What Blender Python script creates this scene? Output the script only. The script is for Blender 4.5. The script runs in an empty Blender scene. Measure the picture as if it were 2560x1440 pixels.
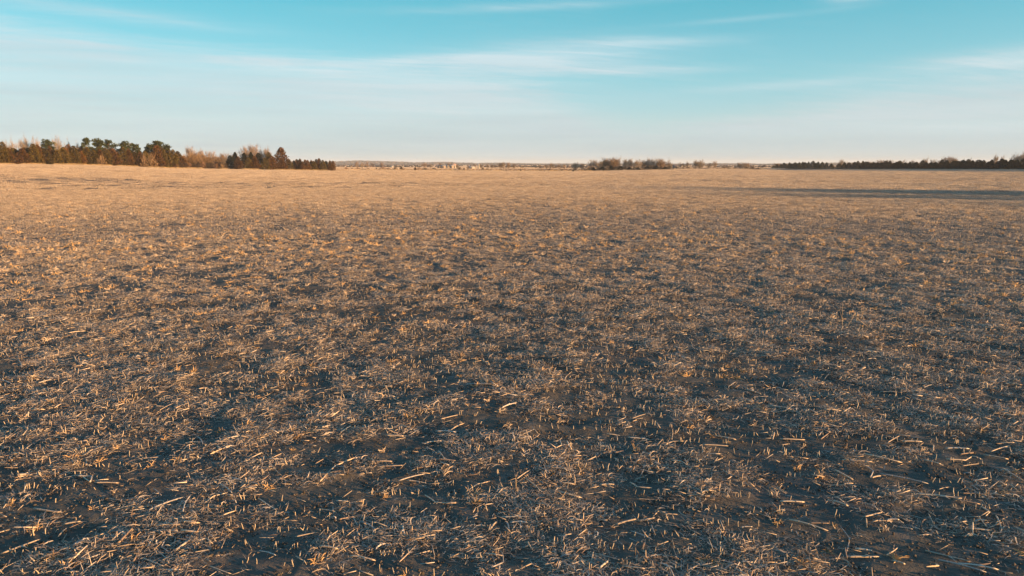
import bpy, math, random
import numpy as np

sc = bpy.context.scene
R = math.radians

# ------------------------------------------------------------------ camera, sky, sun, exposure
CAM_H = 4.6                 # metres above the field
F = 1707.0                  # focal length in photograph pixels (24 mm on a 36 mm frame)
HORIZON = 410.0             # photograph row of the true horizon
PITCH = math.atan((720 - HORIZON) / F)
cam_d = bpy.data.cameras.new('camera')
cam_d.sensor_width = 36.0
cam_d.lens = 36.0 * F / 2560.0
cam_d.clip_start = 0.1
cam_d.clip_end = 30000
cam = bpy.data.objects.new('camera', cam_d)
sc.collection.objects.link(cam)
cam.location = (0, 0, CAM_H)
cam.rotation_euler = (math.pi / 2 - PITCH, 0, 0)
sc.camera = cam

SUN_AZ, SUN_EL = R(117), R(5.0)        # clockwise from the viewing direction (+Y)
SUN_STRENGTH = 5.0
SUN_COLOR = (1.0, 0.555, 0.225)
SKY_STRENGTH = 0.112
sd = bpy.data.lights.new('sun', 'SUN')
sd.energy = SUN_STRENGTH
sd.angle = R(0.9)
sd.color = SUN_COLOR
sun = bpy.data.objects.new('sun', sd)
sc.collection.objects.link(sun)
sun.rotation_euler = (math.pi / 2 - SUN_EL, 0, math.pi - SUN_AZ)

sc.view_settings.view_transform = 'Standard'
sc.view_settings.look = 'None'
sc.view_settings.gamma = 1.0
sc.view_settings.use_curve_mapping = False
sc.view_settings.exposure = 1.68

world = bpy.data.worlds.new('World')
sc.world = world
world.use_nodes = True


class NT:
    """a small helper to write node graphs as expressions"""
    def __init__(s, tree):
        s.t = tree
        tree.nodes.clear()

    def n(s, kind, ins=None, **props):
        nd = s.t.nodes.new(kind)
        for k, v in props.items():
            setattr(nd, k, v)
        for k, v in (ins or {}).items():
            sock = nd.inputs[k]
            if isinstance(v, bpy.types.NodeSocket):
                s.t.links.new(v, sock)
            else:
                sock.default_value = v
        return nd

    def m(s, op, a, b=0.0, c=0.0, clamp=False):
        nd = s.n('ShaderNodeMath', {0: a, 1: b, 2: c}, operation=op)
        nd.use_clamp = clamp
        return nd.outputs[0]

    def mix(s, fac, a, b, blend='MIX'):
        nd = s.n('ShaderNodeMix', {0: fac}, data_type='RGBA', blend_type=blend)
        for i, v in ((6, a), (7, b)):
            if isinstance(v, bpy.types.NodeSocket):
                s.t.links.new(v, nd.inputs[i])
            else:
                nd.inputs[i].default_value = v if len(v) == 4 else (*v, 1)
        return nd.outputs[2]

    def ramp(s, fac, pts, interp='LINEAR'):
        nd = s.n('ShaderNodeValToRGB', {0: fac})
        cr = nd.color_ramp
        cr.interpolation = interp
        while len(cr.elements) < len(pts):
            cr.elements.new(0.5)
        for e, (p, c) in zip(cr.elements, pts):
            e.position = p
            e.color = c if len(c) == 4 else (*c, 1)
        return nd.outputs[0]

    def noise(s, vec, scale, detail=4, rough=0.55, dist=0.0):
        return s.n('ShaderNodeTexNoise', {'Vector': vec, 'Scale': scale, 'Detail': detail,
                                          'Roughness': rough, 'Distortion': dist}).outputs[0]

    def sstep(s, x, a, b):
        nd = s.n('ShaderNodeMapRange', {0: x, 1: a, 2: b, 3: 0.0, 4: 1.0}, interpolation_type='SMOOTHSTEP')
        return nd.outputs[0]


def build_sky():
    w = NT(world.node_tree)
    sky = w.n('ShaderNodeTexSky', sky_type='NISHITA')
    sky.sun_disc = False
    sky.sun_elevation = SUN_EL
    sky.sun_rotation = SUN_AZ
    sky.altitude = 300
    sky.air_density = 1.0
    sky.dust_density = 0.4
    sky.ozone_density = 1.2
    tc = w.n('ShaderNodeTexCoord').outputs['Generated']
    sep = w.n('ShaderNodeSeparateXYZ', {0: tc})
    x, y, z = sep.outputs
    el = w.m('MULTIPLY', w.m('ARCSINE', z), 180 / math.pi)          # elevation in degrees
    az = w.m('MULTIPLY', w.m('ARCTAN2', x, y), 180 / math.pi)       # azimuth from +Y
    # grade of the clear air: teal overhead, pale near the horizon, under a thin even haze
    e40 = w.m('DIVIDE', el, 40.0, clamp=True)
    pos = (0.0, 0.03, 0.08, 0.165, 0.30, 1.0)
    clear = w.mix(1.0, sky.outputs[0], w.ramp(e40, list(zip(pos, GR))), 'MULTIPLY')
    clear = w.mix(0.62, clear, w.ramp(e40, list(zip(pos, VEIL))))
    # thin cirrus, laid out on a plane high above the field
    zc = w.m('ADD', w.m('MAXIMUM', z, 0.0), 0.06)
    px, py = w.m('DIVIDE', x, zc), w.m('DIVIDE', y, zc)
    ca, sa = math.cos(R(14)), math.sin(R(14))
    u = w.m('ADD', w.m('MULTIPLY', px, ca), w.m('MULTIPLY', py, sa))
    v = w.m('SUBTRACT', w.m('MULTIPLY', py, ca), w.m('MULTIPLY', px, sa))
    p1 = w.n('ShaderNodeCombineXYZ', {0: w.m('MULTIPLY', u, 0.30), 1: w.m('MULTIPLY', v, 0.9), 2: 3.7}).outputs[0]
    p2 = w.n('ShaderNodeCombineXYZ', {0: w.m('MULTIPLY', u, 0.55), 1: w.m('MULTIPLY', v, 3.0), 2: 8.1}).outputs[0]
    broad = w.noise(p1, 1.0, 5, 0.55, 0.6)
    fibre = w.noise(p2, 1.6, 8, 0.66, 0.9)
    p3 = w.n('ShaderNodeCombineXYZ', {0: w.m('MULTIPLY', az, 0.085), 1: w.m('ADD', w.m('MULTIPLY', el, 1.15), w.m('MULTIPLY', az, 0.03)), 2: 1.3}).outputs[0]
    streak = w.noise(p3, 1.0, 9, 0.68, 0.5)
    fibre = w.m('ADD', w.m('MULTIPLY', fibre, 0.45), w.m('MULTIPLY', streak, 0.55))
    fibre_s = w.sstep(fibre, 0.38, 0.66)
    p4 = w.n('ShaderNodeCombineXYZ', {0: w.m('MULTIPLY', az, 0.045), 1: w.m('MULTIPLY', el, 0.75), 2: 6.3}).outputs[0]
    shade = w.noise(p4, 1.0, 5, 0.5, 0.3)

    def blob(a0, e0, wa, we, slope=0.0, power=1.0):
        """an elongated bank of cirrus at azimuth a0, elevation e0 (degrees)"""
        da = w.m('SUBTRACT', az, a0)
        de = w.m('SUBTRACT', w.m('SUBTRACT', el, e0), w.m('MULTIPLY', da, slope))
        q = w.m('ADD', w.m('POWER', w.m('ABSOLUTE', w.m('DIVIDE', da, wa)), 2.0),
                w.m('POWER', w.m('ABSOLUTE', w.m('DIVIDE', de, we)), 2.0))
        return w.m('MULTIPLY', w.m('EXPONENT', w.m('MULTIPLY', q, -1.0)), power)
    banks = None
    for b in CIRRUS:
        g = blob(*b)
        banks = g if banks is None else w.m('ADD', banks, g)
    # a low sheet of cirrostratus whose upper edge rises and falls with azimuth
    azn = w.m('DIVIDE', w.m('ADD', az, 180.0), 360.0)
    edge = w.m('MULTIPLY', w.ramp(azn, [((a + 180) / 360, (e / 10, e / 10, e / 10)) for a, e in SHEET], 'B_SPLINE'), 10.0)
    d = w.m('ADD', w.m('SUBTRACT', edge, el), w.m('MULTIPLY', w.m('SUBTRACT', fibre, 0.5), 3.2))
    d = w.m('ADD', d, w.m('MULTIPLY', w.m('SUBTRACT', broad, 0.5), 2.5))
    sheet = w.m('MULTIPLY', w.sstep(d, -0.9, 1.9), w.m('ADD', 0.62, w.m('MULTIPLY', fibre_s, 0.30)))
    veil = w.m('MULTIPLY', banks, w.m('ADD', 0.46, w.m('MULTIPLY', fibre_s, 0.70)))
    gen = w.m('MULTIPLY', w.sstep(broad, 0.48, 0.80), w.m('MULTIPLY', fibre_s, 0.28))
    cover = w.m('ADD', w.m('ADD', veil, gen), sheet, clamp=True)
    cloud_col = w.ramp(e40, list(zip((0.0, 0.10, 0.20, 1.0), CC)))
    sh = w.m('ADD', 0.80, w.m('MULTIPLY', shade, 0.40))
    cloud_col = w.mix(1.0, cloud_col, w.n('ShaderNodeCombineColor', {0: sh, 1: w.m('ADD', w.m('MULTIPLY', sh, 0.9), 0.1), 2: w.m('ADD', w.m('MULTIPLY', sh, 0.8), 0.2)}).outputs[0], 'MULTIPLY')
    col = w.mix(w.m('MULTIPLY', cover, 0.92), clear, cloud_col)
    # below the horizon the world continues as dull earth
    col = w.mix(w.sstep(el, -3.0, -0.5), (0.9, 0.8, 0.7), col)
    bg = w.n('ShaderNodeBackground', {0: col, 1: SKY_STRENGTH})
    w.n('ShaderNodeOutputWorld', {0: bg.outputs[0]})


GR = [(0.53, 0.80, 2.05), (0.55, 0.79, 1.80), (0.52, 0.70, 1.16), (0.38, 0.70, 0.90), (0.28, 0.71, 0.78), (0.66, 1.18, 1.75)]
VEIL = [(1.50, 1.72, 1.84), (1.50, 1.80, 1.94), (1.40, 1.90, 2.06), (0.90, 1.80, 2.10), (0.38, 1.48, 1.90), (0.40, 0.90, 1.45)]
CC = [(1.58, 1.78, 1.86), (1.68, 1.97, 2.04), (1.78, 2.18, 2.32), (1.9, 2.3, 2.5)]
SHEET = [(-180, 6), (-60, 10.2), (-36, 9.6), (-21, 8.3), (-4, 7.6), (3, 6.0), (8, 3.6), (13, 3.1), (20, 4.2), (36, 6.9), (70, 7), (180, 6)]
CIRRUS = [  # azimuth, elevation, half widths, slope, strength
    (3.0, 8.3, 7.5, 1.2, 0.03, 1.15), (-5, 8.2, 7, .35, 0.03, 1.0), (10, 9.3, 6, .4, 0.0, .7), (9, 7.3, 7, .35, 0.0, .6), (36, 6.9, 9, .7, 0.05, 1.0),
    (26, 11.9, 2.0, .55, 0.10, 1.1), (35, 12.3, 5, .7, -0.03, 1.3), (22, 5.8, 6, .3, 0.02, .6), (0, 12.0, 10, .3, 0.03, .45), (-30, 10.2, 9, .5, -.04, .5),
    (-4, 5.8, 12, 1.8, -.03, .5), (18, 10.7, 6, .2, .03, .22), (30, 3.6, 12, .8, .03, .35)]
build_sky()

# ------------------------------------------------------------------ helpers
rng = np.random.default_rng(11)
random.seed(11)
C = sc.collection


def hash2(ix, iy, seed):
    h = (ix.astype(np.int64) * 374761393 + iy.astype(np.int64) * 668265263 + seed * 1274126177) & 0xFFFFFFFF
    h = ((h ^ (h >> 13)) * 1274126177) & 0xFFFFFFFF
    return ((h ^ (h >> 16)) & 0xFFFFFF) / float(0xFFFFFF)


def vnoise(x, y, seed=0):
    """smooth value noise in -1..1"""
    x0, y0 = np.floor(x), np.floor(y)
    fx, fy = x - x0, y - y0
    fx = fx * fx * (3 - 2 * fx)
    fy = fy * fy * (3 - 2 * fy)
    a, b = hash2(x0, y0, seed), hash2(x0 + 1, y0, seed)
    c, d = hash2(x0, y0 + 1, seed), hash2(x0 + 1, y0 + 1, seed)
    return 2 * ((a + (b - a) * fx) * (1 - fy) + (c + (d - c) * fx) * fy) - 1


def fbm(x, y, seed=0, octv=4):
    s, a, t = 0.0, 1.0, 0.0
    for i in range(octv):
        s = s + a * vnoise(x * 2 ** i + 17.3 * i, y * 2 ** i - 9.1 * i, seed + i)
        t += a
        a *= 0.5
    return s / t


def smooth(t):
    t = np.clip(t, 0, 1)
    return t * t * (3 - 2 * t)


# field edge: photograph column -> (distance of the edge, photograph row of the edge)
EDGE = np.array([
    (-700, 215, 409), (0, 273, 411.3), (200, 305, 412.5), (300, 322, 415), (430, 342, 420.5), (560, 362, 422.5),
    (720, 392, 425), (840, 412, 427), (900, 470, 424.5), (1200, 480, 426), (1420, 480, 427.3),
    (1500, 485, 427.2), (1640, 490, 424), (1760, 495, 422.3), (1900, 520, 424.0), (1960, 640, 422.3),
    (2083, 560, 421.8), (2250, 470, 422.4), (2400, 411, 422.8), (2560, 360, 423), (3000, 270, 424)])
# hill crest rows over the photograph's columns
CREST = np.array([(-900, 404), (400, 404), (850, 404.5), (900, 402.8), (1000, 405.3), (1040, 407), (1120, 405.2),
                  (1200, 408.5), (1250, 408.0), (1320, 410), (1400, 410.3), (1500, 410.5), (1620, 411), (1760, 409.5),
                  (1900, 409.3), (2000, 409), (2100, 408), (2300, 408), (2560, 407), (3500, 407)])
cosp, sinp = math.cos(PITCH), math.sin(PITCH)
FCOL = F / cosp          # columns per unit of x/y for points near the horizon


def edge_z(row, d):
    return CAM_H - (row - HORIZON) / F * d


def terrain(x, y):
    x = np.asarray(x, float)
    y = np.asarray(y, float)
    yy = np.maximum(y, 1.0)
    col = np.clip(1280 + F * x / yy / 1.0, -700, 3000)
    side = smooth((y - 0.25 * np.abs(x)) / 60.0)          # fades to level ground beside and behind the camera
    D = np.interp(col, EDGE[:, 0], EDGE[:, 1])
    zE = edge_z(np.interp(col, EDGE[:, 0], EDGE[:, 2]), D)
    t = smooth((yy - 70) / (D - 70))
    z = zE * t
    k = smooth((yy - D) / 900.0)
    z = z * (1 - k) + (-1.7) * k
    z = z * side
    r = np.hypot(x, y)
    w = smooth((r - 30) / 60) * (1 - smooth((r - 700) / 300))
    z = z + 0.10 * w * fbm(x / 37.0, y / 37.0, 5, 3) * np.clip(r / 200, 0, 1)
    return z


def relief(x, y):
    """clods and hollows of the tilled soil close to the camera"""
    r = np.hypot(x, y)
    w = 1 - smooth((r - 25) / 45)
    ridge = 0.018 * np.sin((y + 0.12 * x) * 2 * math.pi / 0.76 + 2.0 * fbm(x / 3, y / 3, 31, 2))
    return w * (0.055 * fbm(x / 1.5, y / 1.5, 21, 3) + 0.028 * fbm(x / 0.33, y / 0.33, 25, 3) + ridge * 0.6) \
        + 0.035 * fbm(x / 4.0, y / 4.0, 40, 3)


def ground_z(x, y):
    return terrain(x, y) + relief(np.asarray(x, float), np.asarray(y, float))


def place(col, depth, z=None):
    """world point on the ground that stands at a photograph column, at a distance along the view"""
    x = (col - 1280) / F * depth
    for _ in range(3):
        gz = float(terrain(x, depth)) if z is None else z
        x = (col - 1280) / F * (depth * cosp + (CAM_H - gz) * sinp)
    return x, depth, gz


def ground_at(col, row):
    """world point of the near field that is seen at a photograph pixel"""
    dx, dz = (col - 1280) / F, (720 - row) / F
    dy = cosp + dz * sinp
    dzz = -sinp + dz * cosp
    t = CAM_H / -dzz
    for _ in range(4):
        gz = float(ground_z(dx * t, dy * t))
        t = (CAM_H - gz) / -dzz
    return np.array([dx * t, dy * t, gz])


def new_mesh(name, v, tris, col=None, mat=None, mats=None, midx=None, smooth_sh=False, quads=None):
    v = np.asarray(v, np.float32).reshape(-1, 3)
    me = bpy.data.meshes.new(name)
    polys = []
    tris = np.zeros((0, 3), np.int32) if tris is None else np.asarray(tris, np.int32).reshape(-1, 3)
    quads = np.zeros((0, 4), np.int32) if quads is None else np.asarray(quads, np.int32).reshape(-1, 4)
    loops = np.concatenate([tris.ravel(), quads.ravel()])
    starts = np.concatenate([np.arange(len(tris)) * 3, len(tris) * 3 + np.arange(len(quads)) * 4])
    me.vertices.add(len(v))
    me.vertices.foreach_set('co', v.ravel())
    me.loops.add(len(loops))
    me.loops.foreach_set('vertex_index', loops)
    me.polygons.add(len(starts))
    me.polygons.foreach_set('loop_start', starts)
    if midx is not None:
        me.polygons.foreach_set('material_index', np.asarray(midx, np.int32))
    for m in (mats or ([mat] if mat else [])):
        me.materials.append(m)
    if smooth_sh:
        me.polygons.foreach_set('use_smooth', np.ones(len(starts), bool))
    me.update(calc_edges=True)
    if col is not None:
        a = me.color_attributes.new('tint', 'FLOAT_COLOR', 'POINT')
        c = np.ones((len(v), 4), np.float32)
        c[:, :3] = col
        a.data.foreach_set('color', c.ravel())
    return me


def link(name, data, parent=None, **props):
    o = bpy.data.objects.new(name, data)
    C.objects.link(o)
    if parent is not None:
        o.parent = parent
    for k, v in props.items():
        o[k] = v
    return o


def thing(name, label, cat, loc, rz=0.0, scale=1.0, group=None):
    o = link(name, None, label=label, category=cat)
    o.empty_display_size = 0.3
    o.location = loc
    o.rotation_euler = (0, 0, rz)
    o.scale = scale if hasattr(scale, '__len__') else (scale,) * 3
    if group:
        o['group'] = group
    return o


class Geo:
    """collects triangles with one tint per piece"""
    def __init__(s):
        s.v, s.f, s.c, s.n = [], [], [], 0

    def add(s, v, f, c):
        v = np.asarray(v, float).reshape(-1, 3)
        s.v.append(v)
        s.f.append(np.asarray(f, int).reshape(-1, 3) + s.n)
        s.c.append(np.tile(np.asarray(c, float), (len(v), 1)))
        s.n += len(v)

    def mesh(s, name, mat, **k):
        return new_mesh(name, np.concatenate(s.v), np.concatenate(s.f), np.concatenate(s.c), mat, **k)

    def tube(s, pts, rad, c, sides=5, cap=True):
        pts = np.asarray(pts, float)
        n = len(pts)
        rad = np.broadcast_to(rad, n)
        t = np.gradient(pts, axis=0)
        t /= np.linalg.norm(t, axis=1)[:, None] + 1e-9
        up = np.array([0, 0, 1.0]) if abs(t[0][2]) < 0.9 else np.array([1.0, 0, 0])
        a = np.cross(t, up)
        a /= np.linalg.norm(a, axis=1)[:, None] + 1e-9
        b = np.cross(t, a)
        th = np.arange(sides) * 2 * math.pi / sides
        ring = pts[:, None] + rad[:, None, None] * (np.cos(th)[None, :, None] * a[:, None] + np.sin(th)[None, :, None] * b[:, None])
        f = []
        for i in range(n - 1):
            for k in range(sides):
                k2 = (k + 1) % sides
                p, q, r_, u = i * sides + k, i * sides + k2, (i + 1) * sides + k2, (i + 1) * sides + k
                f += [(p, q, r_), (p, r_, u)]
        if cap:
            for k in range(1, sides - 1):
                f.append((0, k + 1, k))
                e = (n - 1) * sides
                f.append((e, e + k, e + k + 1))
        s.add(ring.reshape(-1, 3), f, c)

    def ribbon(s, pts, width, c, side=None):
        pts = np.asarray(pts, float)
        n = len(pts)
        t = np.gradient(pts, axis=0)
        if side is None:
            side = np.array([0, 0, 1.0]) + rng.normal(0, .5, 3)
        a = np.cross(t, side)
        a /= np.linalg.norm(a, axis=1)[:, None] + 1e-9
        w = np.broadcast_to(width, n)[:, None] * 0.5
        v = np.concatenate([pts - a * w, pts + a * w])
        f = []
        for i in range(n - 1):
            f += [(i, i + 1, n + i + 1), (i, n + i + 1, n + i)]
        s.add(v, f, c)

    def box(s, lo, hi, c):
        x0, y0, z0 = lo
        x1, y1, z1 = hi
        v = [(x0, y0, z0), (x1, y0, z0), (x1, y1, z0), (x0, y1, z0), (x0, y0, z1), (x1, y0, z1), (x1, y1, z1), (x0, y1, z1)]
        f = [(0, 2, 1), (0, 3, 2), (4, 5, 6), (4, 6, 7), (0, 1, 5), (0, 5, 4), (1, 2, 6), (1, 6, 5), (2, 3, 7), (2, 7, 6), (3, 0, 4), (3, 4, 7)]
        s.add(v, f, c)


# ------------------------------------------------------------------ materials
def mat_tinted(name, rough=0.8, spec=0.2, transl=0.0, noise_scale=30.0, noise_amt=0.35, vary=0.24):
    """surface whose colour is the piece's own tint with fine grain and small object-to-object change"""
    m = bpy.data.materials.new(name)
    m.use_nodes = True
    w = NT(m.node_tree)
    at = w.n('ShaderNodeAttribute', attribute_name='tint').outputs[0]
    tc = w.n('ShaderNodeTexCoord').outputs['Object']
    nz = w.noise(tc, noise_scale, 3, 0.6)
    rnd = w.n('ShaderNodeObjectInfo').outputs['Random']
    k = w.m('ADD', 1 - noise_amt / 2, w.m('MULTIPLY', w.m('SUBTRACT', nz, 0.5), noise_amt * 2))
    k = w.m('MULTIPLY', k, w.m('ADD', 1 - vary / 2, w.m('MULTIPLY', rnd, vary)))
    col = w.mix(1.0, at, w.n('ShaderNodeCombineColor', {0: k, 1: k, 2: k}).outputs[0], 'MULTIPLY')
    bs = w.n('ShaderNodeBsdfPrincipled', {'Base Color': col, 'Roughness': rough, 'Specular IOR Level': spec})
    sh = bs.outputs[0]
    if transl:
        tr = w.n('ShaderNodeBsdfTranslucent', {0: col})
        sh = w.n('ShaderNodeMixShader', {0: transl, 1: sh, 2: tr.outputs[0]}).outputs[0]
    w.n('ShaderNodeOutputMaterial', {0: sh})
    return m


def mat_soil():
    m = bpy.data.materials.new('soil')
    m.use_nodes = True
    w = NT(m.node_tree)
    pos = w.n('ShaderNodeNewGeometry').outputs['Position']
    big = w.noise(pos, 0.35, 4, 0.55)
    mid = w.noise(pos, 2.2, 5, 0.6)
    fine = w.noise(pos, 14.0, 6, 0.65)
    col = w.ramp(mid, [(0.30, (0.066, 0.060, 0.050)), (0.55, (0.106, 0.093, 0.074)), (0.75, (0.160, 0.138, 0.118))])
    col = w.mix(w.sstep(big, 0.5, 0.72), col, (0.115, 0.095, 0.080))
    col = w.mix(w.sstep(fine, 0.64, 0.84), col, (0.20, 0.165, 0.125))       # chaff trodden into the soil
    col = w.mix(w.sstep(fine, 0.42, 0.28), col, (0.050, 0.038, 0.030))
    h = w.m('ADD', w.m('MULTIPLY', mid, 0.9), w.m('MULTIPLY', w.noise(pos, 22.0, 5, 0.7), 0.30))
    bump = w.n('ShaderNodeBump', {'Height': h, 'Strength': 0.55, 'Distance': 0.10}).outputs[0]
    bs = w.n('ShaderNodeBsdfPrincipled', {'Base Color': col, 'Roughness': 0.95, 'Specular IOR Level': 0.15, 'Normal': bump})
    w.n('ShaderNodeOutputMaterial', {0: bs.outputs[0]})
    return m


def mat_land(name, cols, scale=(0.004, 0.012), rough=0.95):
    """far farmland: long pale and dull strips"""
    m = bpy.data.materials.new(name)
    m.use_nodes = True
    w = NT(m.node_tree)
    pos = w.n('ShaderNodeNewGeometry').outputs['Position']
    mp = w.n('ShaderNodeMapping', {0: pos, 3: (scale[0], scale[1], 1.0)}).outputs[0]
    a = w.noise(mp, 1.0, 3, 0.5)
    b = w.noise(pos, 0.08, 5, 0.6)
    k = w.m('ADD', w.m('MULTIPLY', a, 0.8), w.m('MULTIPLY', b, 0.2))
    n = len(cols)
    col = w.ramp(k, [(0.32 + 0.36 * i / (n - 1), c) for i, c in enumerate(cols)])
    bump = w.n('ShaderNodeBump', {'Height': w.noise(pos, 1.2, 5, 0.7), 'Strength': 0.9, 'Distance': 0.6}).outputs[0]
    bs = w.n('ShaderNodeBsdfPrincipled', {'Base Color': col, 'Roughness': rough, 'Specular IOR Level': 0.1, 'Normal': bump})
    w.n('ShaderNodeOutputMaterial', {0: bs.outputs[0]})
    return m


M_SOIL = mat_soil()
M_STRAW = mat_tinted('dry_straw', 0.62, 0.35, 0.12, 60.0, 0.30, 0.55)
M_STALK = mat_tinted('corn_stalk_rind', 0.50, 0.40, 0.0, 45.0, 0.35)
M_LEAF = mat_tinted('evergreen_sprays', 0.8, 0.15, 0.0, 1.1, 0.9, 0.7)
M_BARK = mat_tinted('bark', 0.9, 0.1, 0.0, 4.0, 0.4)
M_TWIG = mat_tinted('bare_twigs', 0.8, 0.2, 0.0, 1.0, 0.3)
M_PAINT = mat_tinted('weathered_paint', 0.6, 0.3, 0.0, 2.0, 0.12)
M_GRASS = mat_tinted('dry_grass', 0.8, 0.2, 0.2, 2.0, 0.4)
M_LAND = mat_land('far_farmland', [(0.20, 0.13, 0.085), (0.34, 0.25, 0.17), (0.42, 0.32, 0.22), (0.26, 0.17, 0.11)])
M_HILL = mat_land('hill_scrub', [(0.075, 0.055, 0.050), (0.11, 0.080, 0.065), (0.16, 0.12, 0.085), (0.30, 0.22, 0.15)], (0.0012, 0.006))

# ------------------------------------------------------------------ ground
def polar_sheet(name, radii, angs, zf, mats, midf=None):
    rr, aa = np.meshgrid(radii, angs, indexing='ij')
    x, y = rr * np.sin(aa), rr * np.cos(aa)
    z = zf(x, y)
    nr, na = rr.shape
    v = np.stack([x, y, z], -1).reshape(-1, 3)
    i = np.arange(nr - 1)[:, None] * na + np.arange(na - 1)[None, :]
    q = np.stack([i, i + 1, i + na + 1, i + na], -1).reshape(-1, 4)[:, ::-1]
    mi = None
    if midf is not None:
        cx = 0.25 * (x[:-1, :-1] + x[1:, :-1] + x[:-1, 1:] + x[1:, 1:])
        cy = 0.25 * (y[:-1, :-1] + y[1:, :-1] + y[:-1, 1:] + y[1:, 1:])
        mi = midf(cx, cy).ravel()
    return new_mesh(name, v, None, quads=q, mats=mats, midx=mi, smooth_sh=True)


def edge_dist(x, y):
    col = np.clip(1280 + F * x / np.maximum(y, 1.0), -700, 3000)
    return np.where(y > 0, np.interp(col, EDGE[:, 0], EDGE[:, 1]), 1e9)


def build_ground():
    radii = [0.02]
    r = 1.0
    while r < 9000:
        radii.append(r)
        if r < 5:
            r *= 1.12
        elif r < 45:
            r *= 1.0042
        elif r < 1200:
            r *= 1.014
        else:
            r *= 1.05
    fine = np.radians(np.arange(-46, 46.001, 0.24))
    coarse1 = np.radians(np.arange(-180, -46, 4.0))
    coarse2 = np.radians(np.arange(50, 180.1, 4.0))
    angs = np.concatenate([coarse1, fine, coarse2])
    angs[-1] = math.pi

    def mid(x, y):
        D = edge_dist(x, y)
        return np.where(y > D + 6, 1, 0)
    me = polar_sheet('ground', np.array(radii), angs, ground_z, [M_SOIL, M_LAND], mid)
    link('ground', me, kind='structure')


build_ground()


def hill_z(x, y):
    col = 1280 + F * x / np.maximum(y, 1.0)
    row = np.interp(col, CREST[:, 0], CREST[:, 1])
    top = CAM_H + (HORIZON - row) / F * 4700
    t = smooth((y - 3300) / 1400.0)
    z = -3.0 + (top + 3.0) * t
    return z + t * 1.5 * fbm(x / 300.0, y / 300.0, 77, 3)


def build_hills():
    xs = np.linspace(-9000, 9000, 260)
    ys = np.concatenate([np.linspace(3250, 4800, 22), np.linspace(5000, 8500, 8)])
    gx, gy = np.meshgrid(xs, ys, indexing='ij')
    z = hill_z(gx, gy)
    v = np.stack([gx, gy, z], -1).reshape(-1, 3)
    na = len(ys)
    i = np.arange(len(xs) - 1)[:, None] * na + np.arange(na - 1)[None, :]
    q = np.stack([i, i + 1, i + na + 1, i + na], -1).reshape(-1, 4)[:, ::-1]
    link('hills', new_mesh('hills', v, None, quads=q, mat=M_HILL, smooth_sh=True), kind='structure')


build_hills()

# ------------------------------------------------------------------ residue on the field
TANS = np.array([(0.48, 0.39, 0.29), (0.56, 0.44, 0.31), (0.40, 0.32, 0.24), (0.52, 0.46, 0.39), (0.28, 0.20, 0.14), (0.62, 0.52, 0.40), (0.38, 0.345, 0.31)])


def tan(g=rng):
    return TANS[g.integers(len(TANS))] * g.uniform(0.8, 1.12)


def litter_clump(seed, rad, n_straw, n_leaf, n_stick, n_up=0, thick=1.0, height=0.05, flat=0.20):
    g = np.random.default_rng(seed)
    G = Geo()
    base = g.uniform(0, math.pi)
    def spot():
        r = rad * g.random() ** 0.6
        a = g.uniform(0, 2 * math.pi)
        return np.array([r * math.cos(a), r * math.sin(a), 0.0]), 1 - r / rad
    for _ in range(n_straw):
        p, k = spot()
        a = g.normal(base, 0.9)
        L = g.uniform(0.025, 0.12) * thick ** .5
        el = g.normal(0.04, flat)
        d = np.array([math.cos(a) * math.cos(el), math.sin(a) * math.cos(el), abs(math.sin(el))])
        z = g.uniform(0.002, 0.012 + height * k)
        q = p + (0, 0, z)
        bend = g.normal(0, 0.014, 3) * (1, 1, .5)
        G.ribbon([q, q + d * L * .5 + bend, q + d * L], np.array([1, .9, .5]) * g.uniform(.002, .0055) * thick, tan(g), np.array([g.normal() * flat * 4, g.normal() * flat * 4, 1.0]))
    for _ in range(n_leaf):
        p, k = spot()
        a = g.uniform(0, 2 * math.pi)
        L = g.uniform(0.05, 0.17)
        n = 4
        t = np.linspace(0, 1, n)
        curl = g.normal(0, .8)
        th = a + curl * t
        hump = g.uniform(.004, .04)
        pts = np.stack([p[0] + L * t * np.cos(th), p[1] + L * t * np.sin(th), .006 + height * k * .7 + hump * np.sin(t * math.pi)], 1)
        w = np.array([.6, 1, .8, .2]) * g.uniform(.005, .014) * thick ** .5
        G.ribbon(pts, w, tan(g) * g.uniform(.9, 1.15), np.array([g.normal(0, .7), g.normal(0, .7), 1.0]))
    for _ in range(n_stick):
        p, k = spot()
        a = g.normal(base, 1.0)
        L = g.uniform(0.04, 0.19)
        rr = g.uniform(.003, .0075) * thick ** .5
        z0 = rr + g.uniform(0, height * k)
        q = p + (0, 0, z0)
        e = q + np.array([math.cos(a) * L, math.sin(a) * L, g.normal(0.01, 0.02)])
        e[2] = max(e[2], rr * .6)
        G.tube([q, e], [rr, rr * .85], tan(g), 4)
    for _ in range(n_up):
        p, k = spot()
        hh = g.uniform(.05, .13) * thick ** .4
        rr = g.uniform(.003, .0055) * thick
        G.tube([p - (0, 0, .02), p + (g.normal(0, .02), g.normal(0, .02), hh)], [rr, rr * .9], tan(g) * 1.1, 3)
    return G


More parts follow.
